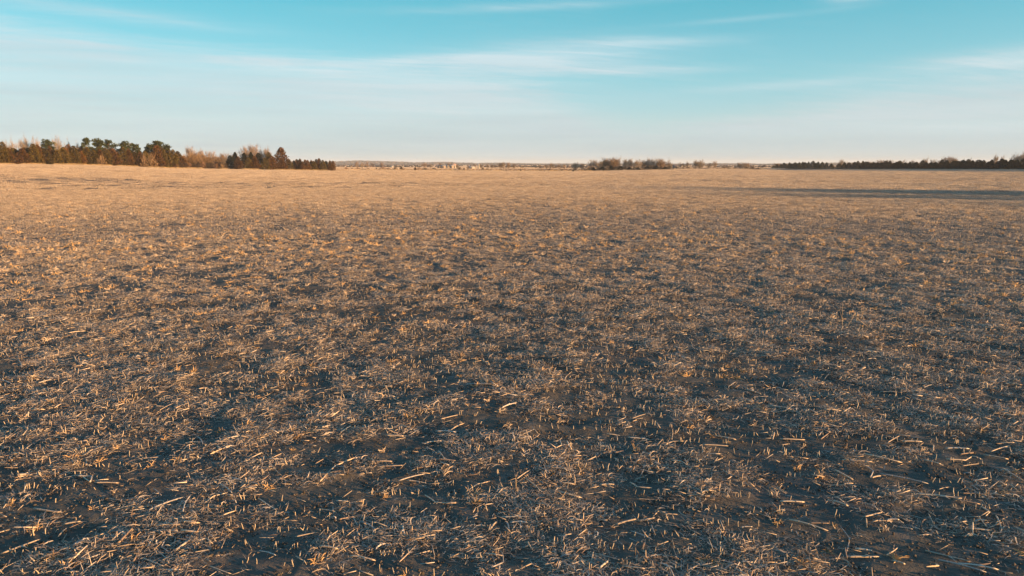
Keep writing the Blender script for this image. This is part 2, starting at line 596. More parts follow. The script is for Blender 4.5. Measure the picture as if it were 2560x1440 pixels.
def tuft(seed, n=22):
    g = np.random.default_rng(seed)
    G = Geo()
    for _ in range(n):
        a = g.uniform(0, 2 * math.pi)
        el = g.uniform(.15, 1.3)
        L = g.uniform(.04, .13)
        d = np.array([math.cos(a) * math.cos(el), math.sin(a) * math.cos(el), math.sin(el)])
        p = g.normal(0, .02, 3) * (1, 1, 0)
        m_ = p + d * L * .55
        e = p + d * L + np.array([0, 0, -L * .25])
        e[2] = max(e[2], .005)
        G.ribbon([p, m_, e], np.array([.9, 1, .3]) * g.uniform(.004, .010), np.array((.60, .40, .20)) * g.uniform(.65, 1.1) if seed % 2 else tan(g) * 1.05, np.cross(d, (0, 0, 1)) + g.normal(0, .3, 3))  # every other tuft golden, with orange sun highlights put into the tint
    return G


def stub_geo(seed, h, r, lean):
    g = np.random.default_rng(seed)
    G = Geo()
    a = g.uniform(0, 2 * math.pi)
    top = np.array([math.cos(a) * lean, math.sin(a) * lean, h])
    G.tube([(0, 0, -.03), (0, 0, h * .1), top * .55 + g.normal(0, .003, 3), top], [r * 1.25, r * 1.2, r, r * .95], (.50, .41, .29), 5)
    return G


def hidden_collection(name, meshes):
    """prototypes for geometry nodes; not linked to the scene"""
    col = bpy.data.collections.new(name)
    for i, me in enumerate(meshes):
        col.objects.link(bpy.data.objects.new('%s_%03d' % (name, i), me))
    return col


def scatter(name, label, pts, rot, scl, idx, col):
    me = bpy.data.meshes.new(name)
    n = len(pts)
    me.vertices.add(n)
    me.vertices.foreach_set('co', np.asarray(pts, np.float32).ravel())
    for nm, ty, arr, key in (('rot', 'FLOAT_VECTOR', rot, 'vector'), ('scl', 'FLOAT', scl, 'value'), ('pick', 'INT', idx, 'value')):
        a = me.attributes.new(nm, ty, 'POINT')
        a.data.foreach_set(key, np.asarray(arr, np.int32 if ty == 'INT' else np.float32).ravel())
    me.update()
    o = link(name, me, kind='stuff', label=label, category='ground cover')
    t = bpy.data.node_groups.new(name + '_nodes', 'GeometryNodeTree')
    t.interface.new_socket('Geometry', in_out='INPUT', socket_type='NodeSocketGeometry')
    t.interface.new_socket('Geometry', in_out='OUTPUT', socket_type='NodeSocketGeometry')
    gi, go = t.nodes.new('NodeGroupInput'), t.nodes.new('NodeGroupOutput')
    ci = t.nodes.new('GeometryNodeCollectionInfo')
    ci.inputs['Collection'].default_value = col
    ci.inputs['Separate Children'].default_value = True
    ci.inputs['Reset Children'].default_value = True
    iop = t.nodes.new('GeometryNodeInstanceOnPoints')
    iop.inputs['Pick Instance'].default_value = True

    def attr(nm, ty):
        a = t.nodes.new('GeometryNodeInputNamedAttribute')
        a.data_type = ty
        a.inputs['Name'].default_value = nm
        return [s for s in a.outputs if s.enabled and s.name == 'Attribute'][0]
    L = t.links.new
    L(gi.outputs[0], iop.inputs['Points'])
    L(ci.outputs[0], iop.inputs['Instance'])
    L(attr('pick', 'INT'), iop.inputs['Instance Index'])
    L(attr('rot', 'FLOAT_VECTOR'), iop.inputs['Rotation'])
    L(attr('scl', 'FLOAT'), iop.inputs['Scale'])
    L(iop.outputs[0], go.inputs[0])
    md = o.modifiers.new('scatter', 'NODES')
    md.node_group = t
    return o


def wedge_points(r0, r1, step, half=44.0, jitter=0.5):
    """jittered grid over the part of the field between two distances that the picture can show"""
    xs = np.arange(-r1, r1, step)
    ys = np.arange(0, r1, step)
    X, Y = np.meshgrid(xs, ys)
    X = X + rng.uniform(-jitter, jitter, X.shape) * step
    Y = Y + rng.uniform(-jitter, jitter, Y.shape) * step
    r = np.hypot(X, Y)
    a = np.degrees(np.arctan2(X, Y))
    k = (r >= r0) & (r < r1) & (np.abs(a) < half) & (Y < edge_dist(X, Y) - 2)
    return X[k], Y[k]


def cover(x, y):
    """how much residue lies at a spot, 0..1: windrows, mats and bare hollows"""
    a = fbm(x / 2.6, y / 1.7, 3, 3)
    b = fbm(x / 0.7, y / 0.6, 9, 2)
    c = fbm(x / 14.0, y / 9.0, 12, 2)
    near = 1 - smooth((np.hypot(x, y) - 8.5) / 10)
    return np.clip(0.66 - .24 * near + (.30 + .60 * near) * a + (.85 - .1 * near) * b + 0.18 * c + .45 * vnoise(x / .34, y / .34, 15), 0.0, 1.0)


def orient(n):
    e = rng.normal(0, 0.06, (n, 3))
    e[:, 2] = rng.uniform(0, 2 * math.pi, n)
    return e


def build_residue():
    mats = [litter_clump(100 + i, .30, 150, 9, 8, 1, 1.0, .050, .15).mesh('straw_mat', M_STRAW) for i in range(14)]
    thin = [litter_clump(300 + i, .34, 34, 3, 4, 0, 1.0, .008, .08).mesh('loose_straw', M_STRAW) for i in range(12)]
    tufts = [tuft(500 + i).mesh('leaf_tuft', M_STRAW) for i in range(10)]
    c_mat, c_thin, c_tuft = hidden_collection('straw_mat', mats), hidden_collection('loose_straw', thin), hidden_collection('leaf_tuft', tufts)

    R_NEAR = 48
    near_r0 = 4.5
    # dense mats
    x, y = wedge_points(near_r0, R_NEAR, .27)
    cv = cover(x, y)
    k = rng.random(len(x)) < np.clip((cv - .46) * 1.7, 0, .95)
    x, y, cv = x[k], y[k], cv[k]
    scatter('straw_mats', 'tangled mats of pale straw and husks over the soil', np.stack([x, y, ground_z(x, y)], 1), orient(len(x)),
            (.55 + .6 * cv) * rng.uniform(.8, 1.15, len(x)), rng.integers(0, len(mats), len(x)), c_mat)
    # loose straw
    x, y = wedge_points(near_r0, R_NEAR, .30)
    cv = cover(x, y)
    k = rng.random(len(x)) < .14 + .75 * cv
    x, y = x[k], y[k]
    scatter('loose_straw_litter', 'loose chopped straw scattered thinly on dark soil', np.stack([x, y, ground_z(x, y)], 1), orient(len(x)),
            rng.uniform(.8, 1.25, len(x)), rng.integers(0, len(thin), len(x)), c_thin)
    # soil crumbs
    crumbs = []
    fc = [(0, 2, 4), (2, 1, 4), (1, 3, 4), (3, 0, 4), (2, 0, 5), (1, 2, 5), (3, 1, 5), (0, 3, 5)]
    oc = np.array([(1, 0, 0), (-1, 0, 0), (0, 1, 0), (0, -1, 0), (0, 0, 1), (0, 0, -1)], float)
    for i in range(8):
        g = np.random.default_rng(1200 + i)
        G = Geo()
        for _ in range(46):
            p = np.array([*g.normal(0, .16, 2), 0])
            r_ = .006 + .022 * g.random() ** 3
            G.add(oc * g.uniform(.6, 1.2, (6, 1)) * (r_, r_, r_ * .7) + g.normal(0, r_ * .15, (6, 3)) + p + (0, 0, r_ * .25), fc, np.array((.095, .082, .070)) * g.uniform(.6, 1.5))
        crumbs.append(G.mesh('soil_crumb', M_BARK))
    x, y = wedge_points(near_r0, 26, .36)
    k = rng.random(len(x)) < .8
    x, y = x[k], y[k]
    scatter('soil_crumbs', 'crumbs and small clods of dark soil', np.stack([x, y, ground_z(x, y)], 1), orient(len(x)),
            rng.uniform(.7, 1.3, len(x)), rng.integers(0, 8, len(x)), hidden_collection('soil_crumb', crumbs))
    # spiky leaf tufts
    xa, ya = wedge_points(near_r0, R_NEAR, .34)
    xb, yb = wedge_points(R_NEAR, 100, .8)
    x, y = np.concatenate([xa, xb]), np.concatenate([ya, yb])
    cv = cover(x, y)
    k = rng.random(len(x)) < .05 + .33 * cv
    x, y = x[k], y[k]
    grow = 1 + 1.1 * smooth((np.hypot(x, y) - 14) / 40)
    scatter('dry_leaf_tufts', 'small curled tufts of dry leaves between the stubble', np.stack([x, y, ground_z(x, y)], 1), orient(len(x)),
            grow * rng.uniform(.6, 1.35, len(x)) ** 1.5, rng.integers(0, len(tufts), len(x)), c_tuft)
    # middle distance and far field: larger mats seen edge on
    midm = [litter_clump(700 + i, .62, 150, 16, 9, 3, 1.6, .055, .13).mesh('field_straw', M_STRAW) for i in range(12)]
    upm = [litter_clump(760 + i, .62, 70, 10, 6, 34, 1.7, .09, .3).mesh('stubble_straw', M_STRAW) for i in range(12)]
    farm = [litter_clump(800 + i, 1.7, 150, 30, 16, 40, 4.0, .11).mesh('far_straw', M_STRAW) for i in range(10)]
    c_mid, c_far = hidden_collection('field_straw', midm), hidden_collection('far_straw', farm)
    x, y = wedge_points(R_NEAR - 1, 135, .62)
    cv = cover(x, y)
    rim = 78 + 8 * fbm(x / 22.0, y / 22.0, 57, 2) + rng.uniform(-18, 18, len(x))
    far_part = np.hypot(x, y) > rim
    k = (rng.random(len(x)) < .45 + .75 * cv) & far_part
    c_up = hidden_collection('stubble_straw', upm)
    scatter('standing_straw_litter', 'standing stubble and straw across the brighter far half of the field', np.stack([x[k], y[k], ground_z(x[k], y[k])], 1),
            orient(int(k.sum())), (.75 + .4 * cv[k]) * rng.uniform(.85, 1.15, int(k.sum())), rng.integers(0, len(upm), int(k.sum())), c_up)
    k = (rng.random(len(x)) < .35 + .75 * cv) & ~far_part
    x, y, cv = x[k], y[k], cv[k]
    scatter('field_straw_litter', 'straw litter covering the middle of the field', np.stack([x, y, ground_z(x, y)], 1), orient(len(x)),
            (.7 + .5 * cv) * rng.uniform(.85, 1.15, len(x)), rng.integers(0, len(midm), len(x)), c_mid)
    x, y = wedge_points(134, 560, 1.7, 42)
    cv = np.clip(.7 + .8 * fbm(x / 60.0, y / 16.0, 51, 3), 0, 1)
    k = rng.random(len(x)) < .55 + .45 * cv
    x, y, cv = x[k], y[k], cv[k]
    scatter('far_straw_litter', 'pale straw and stubble over the far field', np.stack([x, y, ground_z(x, y)], 1), orient(len(x)) * (.3, .3, 1),
            (.75 + .4 * cv) * rng.uniform(.85, 1.15, len(x)), rng.integers(0, len(farm), len(x)), c_far)


build_residue()


def build_plain_cover():
    protos = [litter_clump(860 + i, 1.7, 110, 10, 4, 40, 4.0, .11).mesh('plain_straw', M_STRAW) for i in range(6)]
    xs = np.arange(-2600, 2600, 9.0)
    ys = np.arange(430, 3250, 9.0)
    X, Y = np.meshgrid(xs, ys)
    X = X + rng.uniform(-4, 4, X.shape)
    Y = Y + rng.uniform(-4, 4, Y.shape)
    f = fbm(X / 260.0, Y / 150.0, 71, 2)
    k = (np.abs(X) < Y * .85) & (Y > edge_dist(X, Y) + 6) & (f > -.28) & ((X / Y > -.30))
    x, y = X[k], Y[k]
    scatter('plain_stubble', 'pale stubble and grass covering the far plain', np.stack([x, y, ground_z(x, y)], 1), orient(len(x)) * (.3, .3, 1),
            rng.uniform(2.4, 4.2, len(x)), rng.integers(0, 6, len(x)), hidden_collection('plain_straw', protos))


build_plain_cover()


# ---- standing bean stubble in rows: the nearest stubs one by one, the rest as one scatter
def build_stubble():
    geos = [stub_geo(900 + i, random.uniform(.045, .095), random.uniform(.0032, .0052), random.uniform(0, .035)) for i in range(14)]
    meshes = [g.mesh('bean_stub', M_STALK) for g in geos]
    rows = np.arange(3.5, 75, .38)
    P = []
    for i, v0 in enumerate(rows):
        n = int(2 * 0.95 * v0 / .075) + 10
        u = np.cumsum(rng.exponential(.085, n)) - 0.95 * v0 - .5
        yy = v0 + rng.normal(0, .018, n) - .10 * u
        k = (rng.random(n) < np.where(v0 > 16, .34, .55)) & (fbm(u / 1.3, np.full(n, v0 / 1.3), 61, 2) > -.22) & (yy > 4.6)
        ang = np.degrees(np.arctan2(u, yy))
        k &= np.abs(ang) < 43
        P.append(np.stack([u[k], yy[k]], 1))
    P = np.concatenate(P)
    z = ground_z(P[:, 0], P[:, 1])
    # what the picture shows: row on the photograph
    zc = P[:, 1] * cosp + (CAM_H - z) * sinp
    vr = 720 - F * ((z - CAM_H) * cosp + P[:, 1] * sinp) / zc
    ur = 1280 + F * P[:, 0] / zc
    seen = (vr < 1436) & (ur > 6) & (ur < 2554)
    order = np.argsort(np.where(seen, zc, 1e9))
    single = order[:300]
    rest = np.ones(len(P), bool)
    rest[single] = False
    looks = ['short upright bean stub cut level, standing on dark soil', 'leaning bean stub standing among loose straw']
    for j, i in enumerate(single):
        q = j % len(meshes)
        o = link('bean_stub', meshes[q], label=looks[1] if geos[q].v[0][-1][2] < .08 else looks[0], category='stubble stub',
                 group='cut bean stubs standing in rows')
        o.location = (P[i, 0], P[i, 1], z[i])
        s = random.uniform(.8, 1.25)
        o.scale = (s, s, s)
        o.rotation_euler = (random.gauss(0, .12), random.gauss(0, .12), random.uniform(0, 6.28))
    pr = P[rest]
    e = rng.normal(0, .14, (len(pr), 3))
    e[:, 2] = rng.uniform(0, 6.28, len(pr))
    scatter('bean_stubble', 'cut bean stubble standing in rows across the field', np.stack([pr[:, 0], pr[:, 1], z[rest]], 1), e,
            rng.uniform(.8, 1.35, len(pr)) , rng.integers(0, len(meshes), len(pr)), hidden_collection('bean_stub_set', meshes))


build_stubble()

# ---- fallen corn stalks: one object each
CR1 = [(80,88,225,8),(495,158,740,145),(585,338,780,318),(540,362,690,398),(800,430,900,510),(905,520,908,450),(950,530,1190,540),
       (340,780,620,830),(1490,800,1830,680),(1830,820,1910,655),(640,945,810,925),(1130,1110,1265,1000),(1185,1145,1335,990),
       (1570,965,1830,950),(1830,915,2000,930),(1760,1200,1930,1080),(1960,1110,2135,1075),(5,1240,400,1100),(720,1165,900,1085),
       (650,1405,775,1320),(1430,1290,1650,1385),(860,1345,960,1360),(1330,1330,1370,1260),(1850,130,2000,115),(1810,1010,2030,1025),
       (1475,1165,1550,1050),(2140,110,2290,90),(2170,165,2240,225),(1975,60,2030,140),(2270,480,2420,510),(865,345,868,290),(130,225,260,245)]
CR2 = [(525,85,625,12),(510,55,550,0),(120,85,370,92),(1340,112,1540,115),(1190,125,1310,60),(1290,40,1420,55),(1780,290,2090,320),
       (1770,185,2010,195),(2310,130,2460,130),(2220,220,2420,155),(1910,240,2055,228),(1650,215,1655,150),(950,235,1340,320),
       (740,290,1040,310),(2150,250,2400,300),(2370,395,2550,510),(1120,430,1600,535),(1020,470,1055,370),(1030,480,1125,468),
       (1450,635,1960,680),(1920,625,2170,640),(750,540,850,525),(670,400,850,490),(120,715,365,722),(645,715,800,775),(950,870,1140,830),
       (1180,905,1310,905),(2050,925,2180,912),(2130,765,2280,860),(2280,860,2340,1000),(1850,690,2120,745),(210,890,600,1000),
       (780,1265,1110,1260),(870,1190,1040,1210),(970,1245,1030,1285),(1570,1205,2030,1325),(1700,1300,2180,1438),(1900,1340,2300,1410),
       (1240,1300,1370,1345),(1670,1350,1720,1395),(770,1180,790,1290),(60,20,45,90),(2000,985,2230,1000)]
CR3 = [(1480,70,1700,95),(1650,160,1760,155),(0,60,215,45),(640,355,960,415),(600,370,700,430),(450,480,600,610),(1200,555,1340,545),
       (1500,520,1610,605),(2205,625,2330,595),(780,620,1020,680),(215,870,490,865),(1350,955,1560,905),(1580,905,1750,880),
       (260,910,290,1020),(300,930,480,940),(100,1000,165,930),(30,1245,240,1265),(60,1140,170,1240),(110,1380,300,1300),(480,1120,530,1200),
       (1190,1395,1280,1320),(1430,1370,1650,1400),(2040,1435,2220,1340),(2430,1405,2560,1345),(1790,1330,1900,1390),(2220,145,2480,165),
       (2350,50,2560,85),(2480,1090,2560,1105),(1340,275,1390,315),(800,95,840,180),(870,110,915,190),(1550,320,1620,290)]
CR8 = [(110,90,165,105),(975,170,1150,172),(1210,330,1310,300),(800,405,920,378),(540,445,660,495),(1060,518,1180,505),(870,480,960,430),
       (140,490,220,435),(0,820,160,665),(370,685,480,690),(400,718,560,715),(520,820,700,775),(770,485,905,495),(440,515,560,525),
       (790,620,830,670),(780,675,910,690),(340,670,370,705),(500,1110,505,1175),(553,1120,568,1185),(700,910,810,995),(835,968,910,970),
       (270,1090,370,1150),(370,1280,440,1245),(0,1260,120,1285),(200,1320,370,1350),(120,1080,250,1060)]
CR7 = [(1760,548,1860,552),(1290,460,1350,425),(680,540,860,520),(180,620,340,600),(1740,975,1890,955),(380,1050,520,1015),(620,1060,680,1030),
       (1030,1060,1110,1030),(1980,1105,2090,1095),(1580,1150,1650,1130),(1740,1310,1900,1245),(330,1310,450,1310),(550,1295,620,1255),
       (2270,1340,2340,1300),(1180,670,1300,672),(2110,990,2240,930),(0,1010,120,1055)]
CRR = [(1120,1130,1290,1135),(1440,1125,1540,1108),(1690,1178,1870,1190),(1660,1360,1790,1330),(560,1310,740,1325),(750,1340,825,1290),
       (160,1335,220,1300),(0,1275,200,1300),(990,805,1080,800),(2360,1060,2450,1050),(90,1180,100,1110),(380,1030,560,1050),(2200,1180,2330,1220)]


def corn_stalk_mesh(seed, bent=False):
    """a stalk one metre long along x, with nodes, a slight bow and a broken end; radius 1 cm"""
    g = np.random.default_rng(seed)
    G = Geo()
    n = 9
    t = np.linspace(0, 1, n)
    bow = g.normal(0, .012)
    y = bow * np.sin(t * math.pi) + (np.maximum(t - .62, 0) * g.choice([-1, 1]) * .5 if bent else 0)
    z = .010 + .012 * np.sin(t * math.pi * g.uniform(.5, 1.2)) + (.05 * np.maximum(t - .6, 0) if bent else 0)
    rad = np.full(n, .0105) * (1 - .18 * t)
    rad[[2, 4, 7]] *= 1.22
    rad[-1] *= .55
    c = TANS[seed % len(TANS)] * g.uniform(.92, 1.12)
    G.tube(np.stack([t, y, z], 1), rad, c, 6)
    for k in (2, 4, 7):
        G.tube([(t[k] - .006, y[k], z[k]), (t[k] + .006, y[k], z[k])], rad[k] * 1.06, c * .62, 6)
    # split rind at the broken end, a dry leaf sheath clinging to a node
    for s in range(3):
        e = np.array([1.0 + g.uniform(.01, .05), y[-1] + g.normal(0, .008), z[-1] + g.normal(0, .006)])
        G.ribbon([(.97, y[-1], z[-1]), e], [.008, .002], c * 1.1)
    if seed % 2:
        a = g.uniform(-.12, .12)
        G.ribbon([(t[4], y[4], .02), (t[4] + .10, y[4] + a * .5, .035), (t[4] + .2, y[4] + a, .012)], [.02, .018, .004], c * 1.15)
    return G.mesh('corn_stalk', M_STALK)


def build_stalks():
    straight = [corn_stalk_mesh(i) for i in range(10)]
    bent = [corn_stalk_mesh(40 + i, True) for i in range(4)]
    segs = []
    for ox, oy, k, lst in ((0, 1080, 4, CR1), (1920, 1080, 4, CR2), (1200, 1080, 4, CR3), (800, 900, 2.6667, CR8), (0, 700, 4, CR7), (1920, 700, 4, CRR)):
        for a, b, c, d in lst:
            segs.append((ox + a / k, oy + b / k, ox + c / k, oy + d / k))
    n_seen = len(segs)
    # smaller pieces between them, ever fewer with distance
    while len(segs) < 296:
        v = 720 + 700 * random.random() ** 0.8
        u = random.uniform(10, 2550)
        L = (v - 410) / 900 * random.uniform(22, 60)
        a = random.gauss(0, .45)
        segs.append((u, v, u + L * math.cos(a), v + L * math.sin(a)))
    for j, (u0, v0, u1, v1) in enumerate(segs):
        v0, v1 = min(v0, 1438), min(v1, 1438)
        p, q = ground_at(u0, v0), ground_at(u1, v1)
        d = q - p
        L = float(np.linalg.norm(d))
        if L < .02:
            continue
        if L > 1.1:
            q = p + d / L * 1.1
            d = q - p
            L = 1.1
        isb = (j % 11 == 5)
        me = bent[j % 4] if isb else straight[(j * 7) % 10]
        thick = random.uniform(.7, 1.15) if j < n_seen else random.uniform(.45, .75)
        size = 'long' if L > .55 else ('short' if L < .25 else 'mid-length')
        th = 'thick' if thick > .98 else 'thin' if thick < .68 else 'weathered'
        if (u0 + u1) / 2 < 860:
            where = 'on the sunlit left side'
        elif (u0 + u1) / 2 < 1700:
            where = 'in the middle of the field'
        else:
            where = 'on the shaded right side'
        near = 'close to the camera' if v0 > 1150 else 'farther out'
        lab = '%s %s%s corn stalk %s, %s' % (th, 'bent ' if isb else '', size, where, near)
        o = link('corn_stalk', me, label=lab, category='corn stalk', group='fallen corn stalks lying on the field')
        o.location = p + np.array([0, 0, .012 + random.uniform(0, .02)])
        pitch = math.asin(max(-.35, min(.35, d[2] / L)))
        o.rotation_euler = (0, -pitch, math.atan2(d[1], d[0]))
        o.scale = (L, thick, thick)


build_stalks()


# ------------------------------------------------------------------ trees
def cedar_geo(seed, h=8.0, w=4.2, n=1500, cone=1.0, hue=(0.085, 0.060, 0.026), spray=.34):
    """eastern red cedar: pointed, ragged, foliage almost to the ground"""
    g = np.random.default_rng(seed)
    T, K = Geo(), Geo()
    T.tube([(0, 0, -.3), (.05, .02, h * .4), (0, 0, h * .9)], [.16, .10, .02], (.13, .085, .055), 6)
    lob = g.uniform(0, 6.28, 4)
    leaders = [(0, 0, 1.0)] + [(g.normal(0, w * .13), g.normal(0, w * .13), g.uniform(.78, .95)) for _ in range(3)]
    for i in range(n):
        lx, ly, lh = leaders[0] if g.random() < .62 else leaders[g.integers(1, 4)]
        t = g.random() ** 0.8                                   # height fraction
        a = g.uniform(0, 6.283)
        prof = (1 - t) ** (.62 * cone) * (min(1, .62 + 2.2 * t))
        lump = 1 + .20 * math.sin(3 * a + lob[0] + 9 * t) + .14 * math.sin(7 * a + lob[1] - 17 * t) + .10 * math.sin(23 * t + lob[2])
        rr = w * .5 * prof * lump * (g.random() ** .35) * (1.28 if g.random() < .07 else 1.0)
        z = .12 + t * h * lh
        p = np.array([lx * (1 - t * .3) + rr * math.cos(a), ly * (1 - t * .3) + rr * math.sin(a), z])
        out = np.array([math.cos(a), math.sin(a), g.uniform(.4, 1.5)])
        out /= np.linalg.norm(out)
        s = spray * g.uniform(.6, 1.4) * (1 - .4 * t)
        side = np.cross(out, g.normal(0, 1, 3))
        side /= np.linalg.norm(side) + 1e-6
        c = np.array(hue) * g.uniform(.6, 1.45) * np.array([g.uniform(.85, 1.2), 1, g.uniform(.8, 1.1)])
        K.add([p - side * s * .5, p + side * s * .5, p + out * s * 1.5, p + out * s * .5 + np.cross(side, out) * s * .6],
              [(0, 1, 2), (0, 3, 2)], c)
    return T.mesh('trunk', M_BARK), K.mesh('crown', M_LEAF)


def pine_geo(seed, h=11.0, w=5.0):
    g = np.random.default_rng(seed)
    T, K = Geo(), Geo()
    T.tube([(0, 0, -.3), (.1, 0, h * .5), (.05, .1, h * .93)], [.20, .15, .04], (.16, .10, .07), 6)
    for i in range(44):
        t = g.uniform(.22, .96)
        a = g.uniform(0, 6.283)
        prof = math.sqrt(max(0.05, 1 - ((t - .60) / .40) ** 2))
        rr = w * .5 * prof * g.uniform(.25, 1.0)
        c0 = np.array([rr * math.cos(a), rr * math.sin(a), t * h])
        T.tube([(0, 0, t * h - .5), c0], [.05, .02], (.16, .11, .08), 3)
        for _ in range(70):
            d = g.normal(0, 1, 3)
            d /= np.linalg.norm(d)
            p = c0 + d * g.uniform(.2, .85) * np.array([1, 1, .7])
            s = g.uniform(.25, .5)
            side = np.cross(d, g.normal(0, 1, 3))
            side /= np.linalg.norm(side) + 1e-6
            c = np.array((0.062, 0.080, 0.024)) * g.uniform(.55, 1.5)
            K.add([p - side * s * .4, p + side * s * .4, p + d * s * 1.3], [(0, 1, 2)], c)
    return T.mesh('trunk', M_BARK), K.mesh('crown', M_LEAF)


def bare_geo(seed, h=11.0, w=9.0, hue=(0.32, 0.235, 0.165), stems=3, upright=.6, twig=.035, levels=4):
    """leafless broadleaf tree: forking stems, limbs and a haze of twigs"""
    g = np.random.default_rng(seed)
    T, K = Geo(), Geo()
    hue = np.array(hue)

    def grow(p, d, L, r, lvl):
        d = d / np.linalg.norm(d)
        mid = p + d * L * .5 + g.normal(0, L * .05, 3)
        e = p + d * L + g.normal(0, L * .04, 3)
        if lvl <= 1:
            T.tube([p, mid, e], [r, r * .85, r * .68], hue * .75 * g.uniform(.8, 1.1), 5, cap=False)
        elif lvl < levels:
            K.tube([p, mid, e], [r, r * .8, r * .6], hue * .9 * g.uniform(.8, 1.15), 3, cap=False)
        else:
            c = hue * g.uniform(.8, 1.25)
            K.ribbon([p, e], [twig, twig * .35], c)
            for _ in range(5):
                q = p + (e - p) * g.uniform(.1, 1)
                dd = d + g.normal(0, .55, 3)
                K.ribbon([q, q + dd * L * g.uniform(.5, .9)], [twig * .8, twig * .25], c)
            return
        k = {0: 4, 1: 4, 2: 4, 3: 4}[lvl]
        for i in range(k):
            q = p + (e - p) * (1.0 if i == 0 else g.uniform(.45, 1.0))
            spread = .38 if i == 0 else .80
            dd = d + g.normal(0, spread, 3)
            dd[2] = dd[2] * .75 + upright * .55
            grow(q, dd, L * g.uniform(.58, .84), r * g.uniform(.5, .68), lvl + 1)
    for s in range(stems):
        a = g.uniform(0, 6.283)
        lean = g.uniform(.12, .5) if stems > 1 else .05
        d = np.array([math.cos(a) * lean, math.sin(a) * lean, 1.0])
        grow(np.array([.12 * math.cos(a), .12 * math.sin(a), -.2]), d, h * g.uniform(.27, .34), h * .017, 0)
    V = np.concatenate(K.v)
    top = np.percentile(V[:, 2], 99.7)
    ww = np.percentile(np.abs(V[:, :2]), 98)
    for G in (T, K):
        for v in G.v:
            v[:, 2] *= h / top
            v[:, :2] *= (w * .5) / ww
    return T.mesh('trunk', M_BARK), K.mesh('crown', M_TWIG)


def shrub_geo(seed, h=1.6, w=2.6, hue=(0.20, 0.12, 0.075), n=420):
    g = np.random.default_rng(seed)
    T, K = Geo(), Geo()
    for i in range(7):
        a = g.uniform(0, 6.283)
        T.tube([(0, 0, -.1), (math.cos(a) * w * .2, math.sin(a) * w * .2, h * .6)], [.03, .012], np.array(hue) * .7, 3)
    for i in range(n):
        a = g.uniform(0, 6.283)
        el = g.uniform(.05, 1.5)
        r = g.random() ** .4
        p = np.array([math.cos(a) * math.cos(el) * w * .5 * r, math.sin(a) * math.cos(el) * w * .5 * r, math.sin(el) * h * .85 * r + .05])
        d = p / (np.linalg.norm(p) + 1e-6) + g.normal(0, .5, 3)
        s = g.uniform(.15, .45) * h / 1.6
        K.ribbon([p, p + d * s], [.05 * h / 1.6, .02], np.array(hue) * g.uniform(.6, 1.35))
    return T.mesh('stem', M_BARK), K.mesh('twigs', M_TWIG)


RUST, OLIVE, SHADED = (0.150, 0.078, 0.024), (0.125, 0.094, 0.024), (0.017, 0.023, 0.015)  # last colour: cedar foliage with the shade of its unlit side put in
PALE, TAN_T, PINK, GREYB = (0.28, 0.225, 0.17), (0.24, 0.165, 0.10), (0.27, 0.205, 0.155), (0.17, 0.14, 0.118)
KIT = {}
KIT['cedar_rust'] = [cedar_geo(i, 8, 4.6, 1500, (1.0, 1.25, .85)[i], RUST) for i in range(3)]
KIT['cedar_olive'] = [cedar_geo(10 + i, 8, 4.6, 1500, .9, OLIVE) for i in range(3)]
KIT['cedar_shaded'] = [cedar_geo(20 + i, 8, 5.0, 1700, (.85, 1.15, .95, 1.3)[i], SHADED, .36) for i in range(4)]  # same cedars as shaded copies, the shade is in the crown tint
KIT['pine'] = [pine_geo(30 + i) for i in range(4)]
KIT['bare_pale'] = [bare_geo(40 + i, 11, 8, PALE, 3, .9, .06) for i in range(4)]
KIT['bare_tan'] = [bare_geo(50 + i, 10, 9, TAN_T, 4, .5, .075) for i in range(3)]
KIT['bare_pink'] = [bare_geo(60 + i, 10, 9, PINK, 3, .6, .065) for i in range(3)]
KIT['bare_grey'] = [bare_geo(70 + i, 10, 8, GREYB, 2, .6, .06) for i in range(3)]
KIT['shrub_rust'] = [shrub_geo(80 + i) for i in range(3)]
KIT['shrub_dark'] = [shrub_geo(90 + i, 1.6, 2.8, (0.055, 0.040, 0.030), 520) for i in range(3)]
KIT['shrub_tan'] = [shrub_geo(95 + i, 1.6, 2.2, (0.25, 0.17, 0.10), 230) for i in range(2)]
BASE_H = {'cedar_rust': 8, 'cedar_olive': 8, 'cedar_shaded': 8, 'pine': 11, 'bare_pale': 11, 'bare_tan': 10, 'bare_pink': 10,
          'bare_grey': 10, 'shrub_rust': 1.6, 'shrub_dark': 1.6, 'shrub_tan': 1.6}
BASE_W = {'cedar_rust': 4.6, 'cedar_olive': 4.6, 'cedar_shaded': 5.0, 'pine': 4.5, 'bare_pale': 8, 'bare_tan': 9, 'bare_pink': 9,
          'bare_grey': 8, 'shrub_rust': 2.6, 'shrub_dark': 2.8, 'shrub_tan': 2.2}
count = {}


def plant(kind, col, depth, top_row, width_px, label, group=None, base_drop=0.0):
    """a tree that stands at a photograph column and distance; its height follows from the row of its top"""
    x, y, z = place(col, depth)
    z -= base_drop
    top_z = CAM_H - (top_row - HORIZON) / F * depth
    h = max(top_z - z, .5)
    wd = width_px / F * depth
    i = count.get(kind, 0)
    count[kind] = i + 1
    tr, cr = KIT[kind][i % len(KIT[kind])]
    name = {'cedar': 'cedar_tree', 'pine': 'pine_tree', 'bare': 'bare_tree', 'shrub': 'shrub'}[kind.split('_')[0]]
    cat = 'shrub' if name == 'shrub' else 'tree'
    t = thing(name, label, cat, (x, y, z), random.uniform(0, 6.28), (wd / BASE_W[kind], wd / BASE_W[kind], h / BASE_H[kind]), group)
    a = link(tr.name.split('.')[0], tr, t)
    b = link(cr.name.split('.')[0], cr, t)
    return t


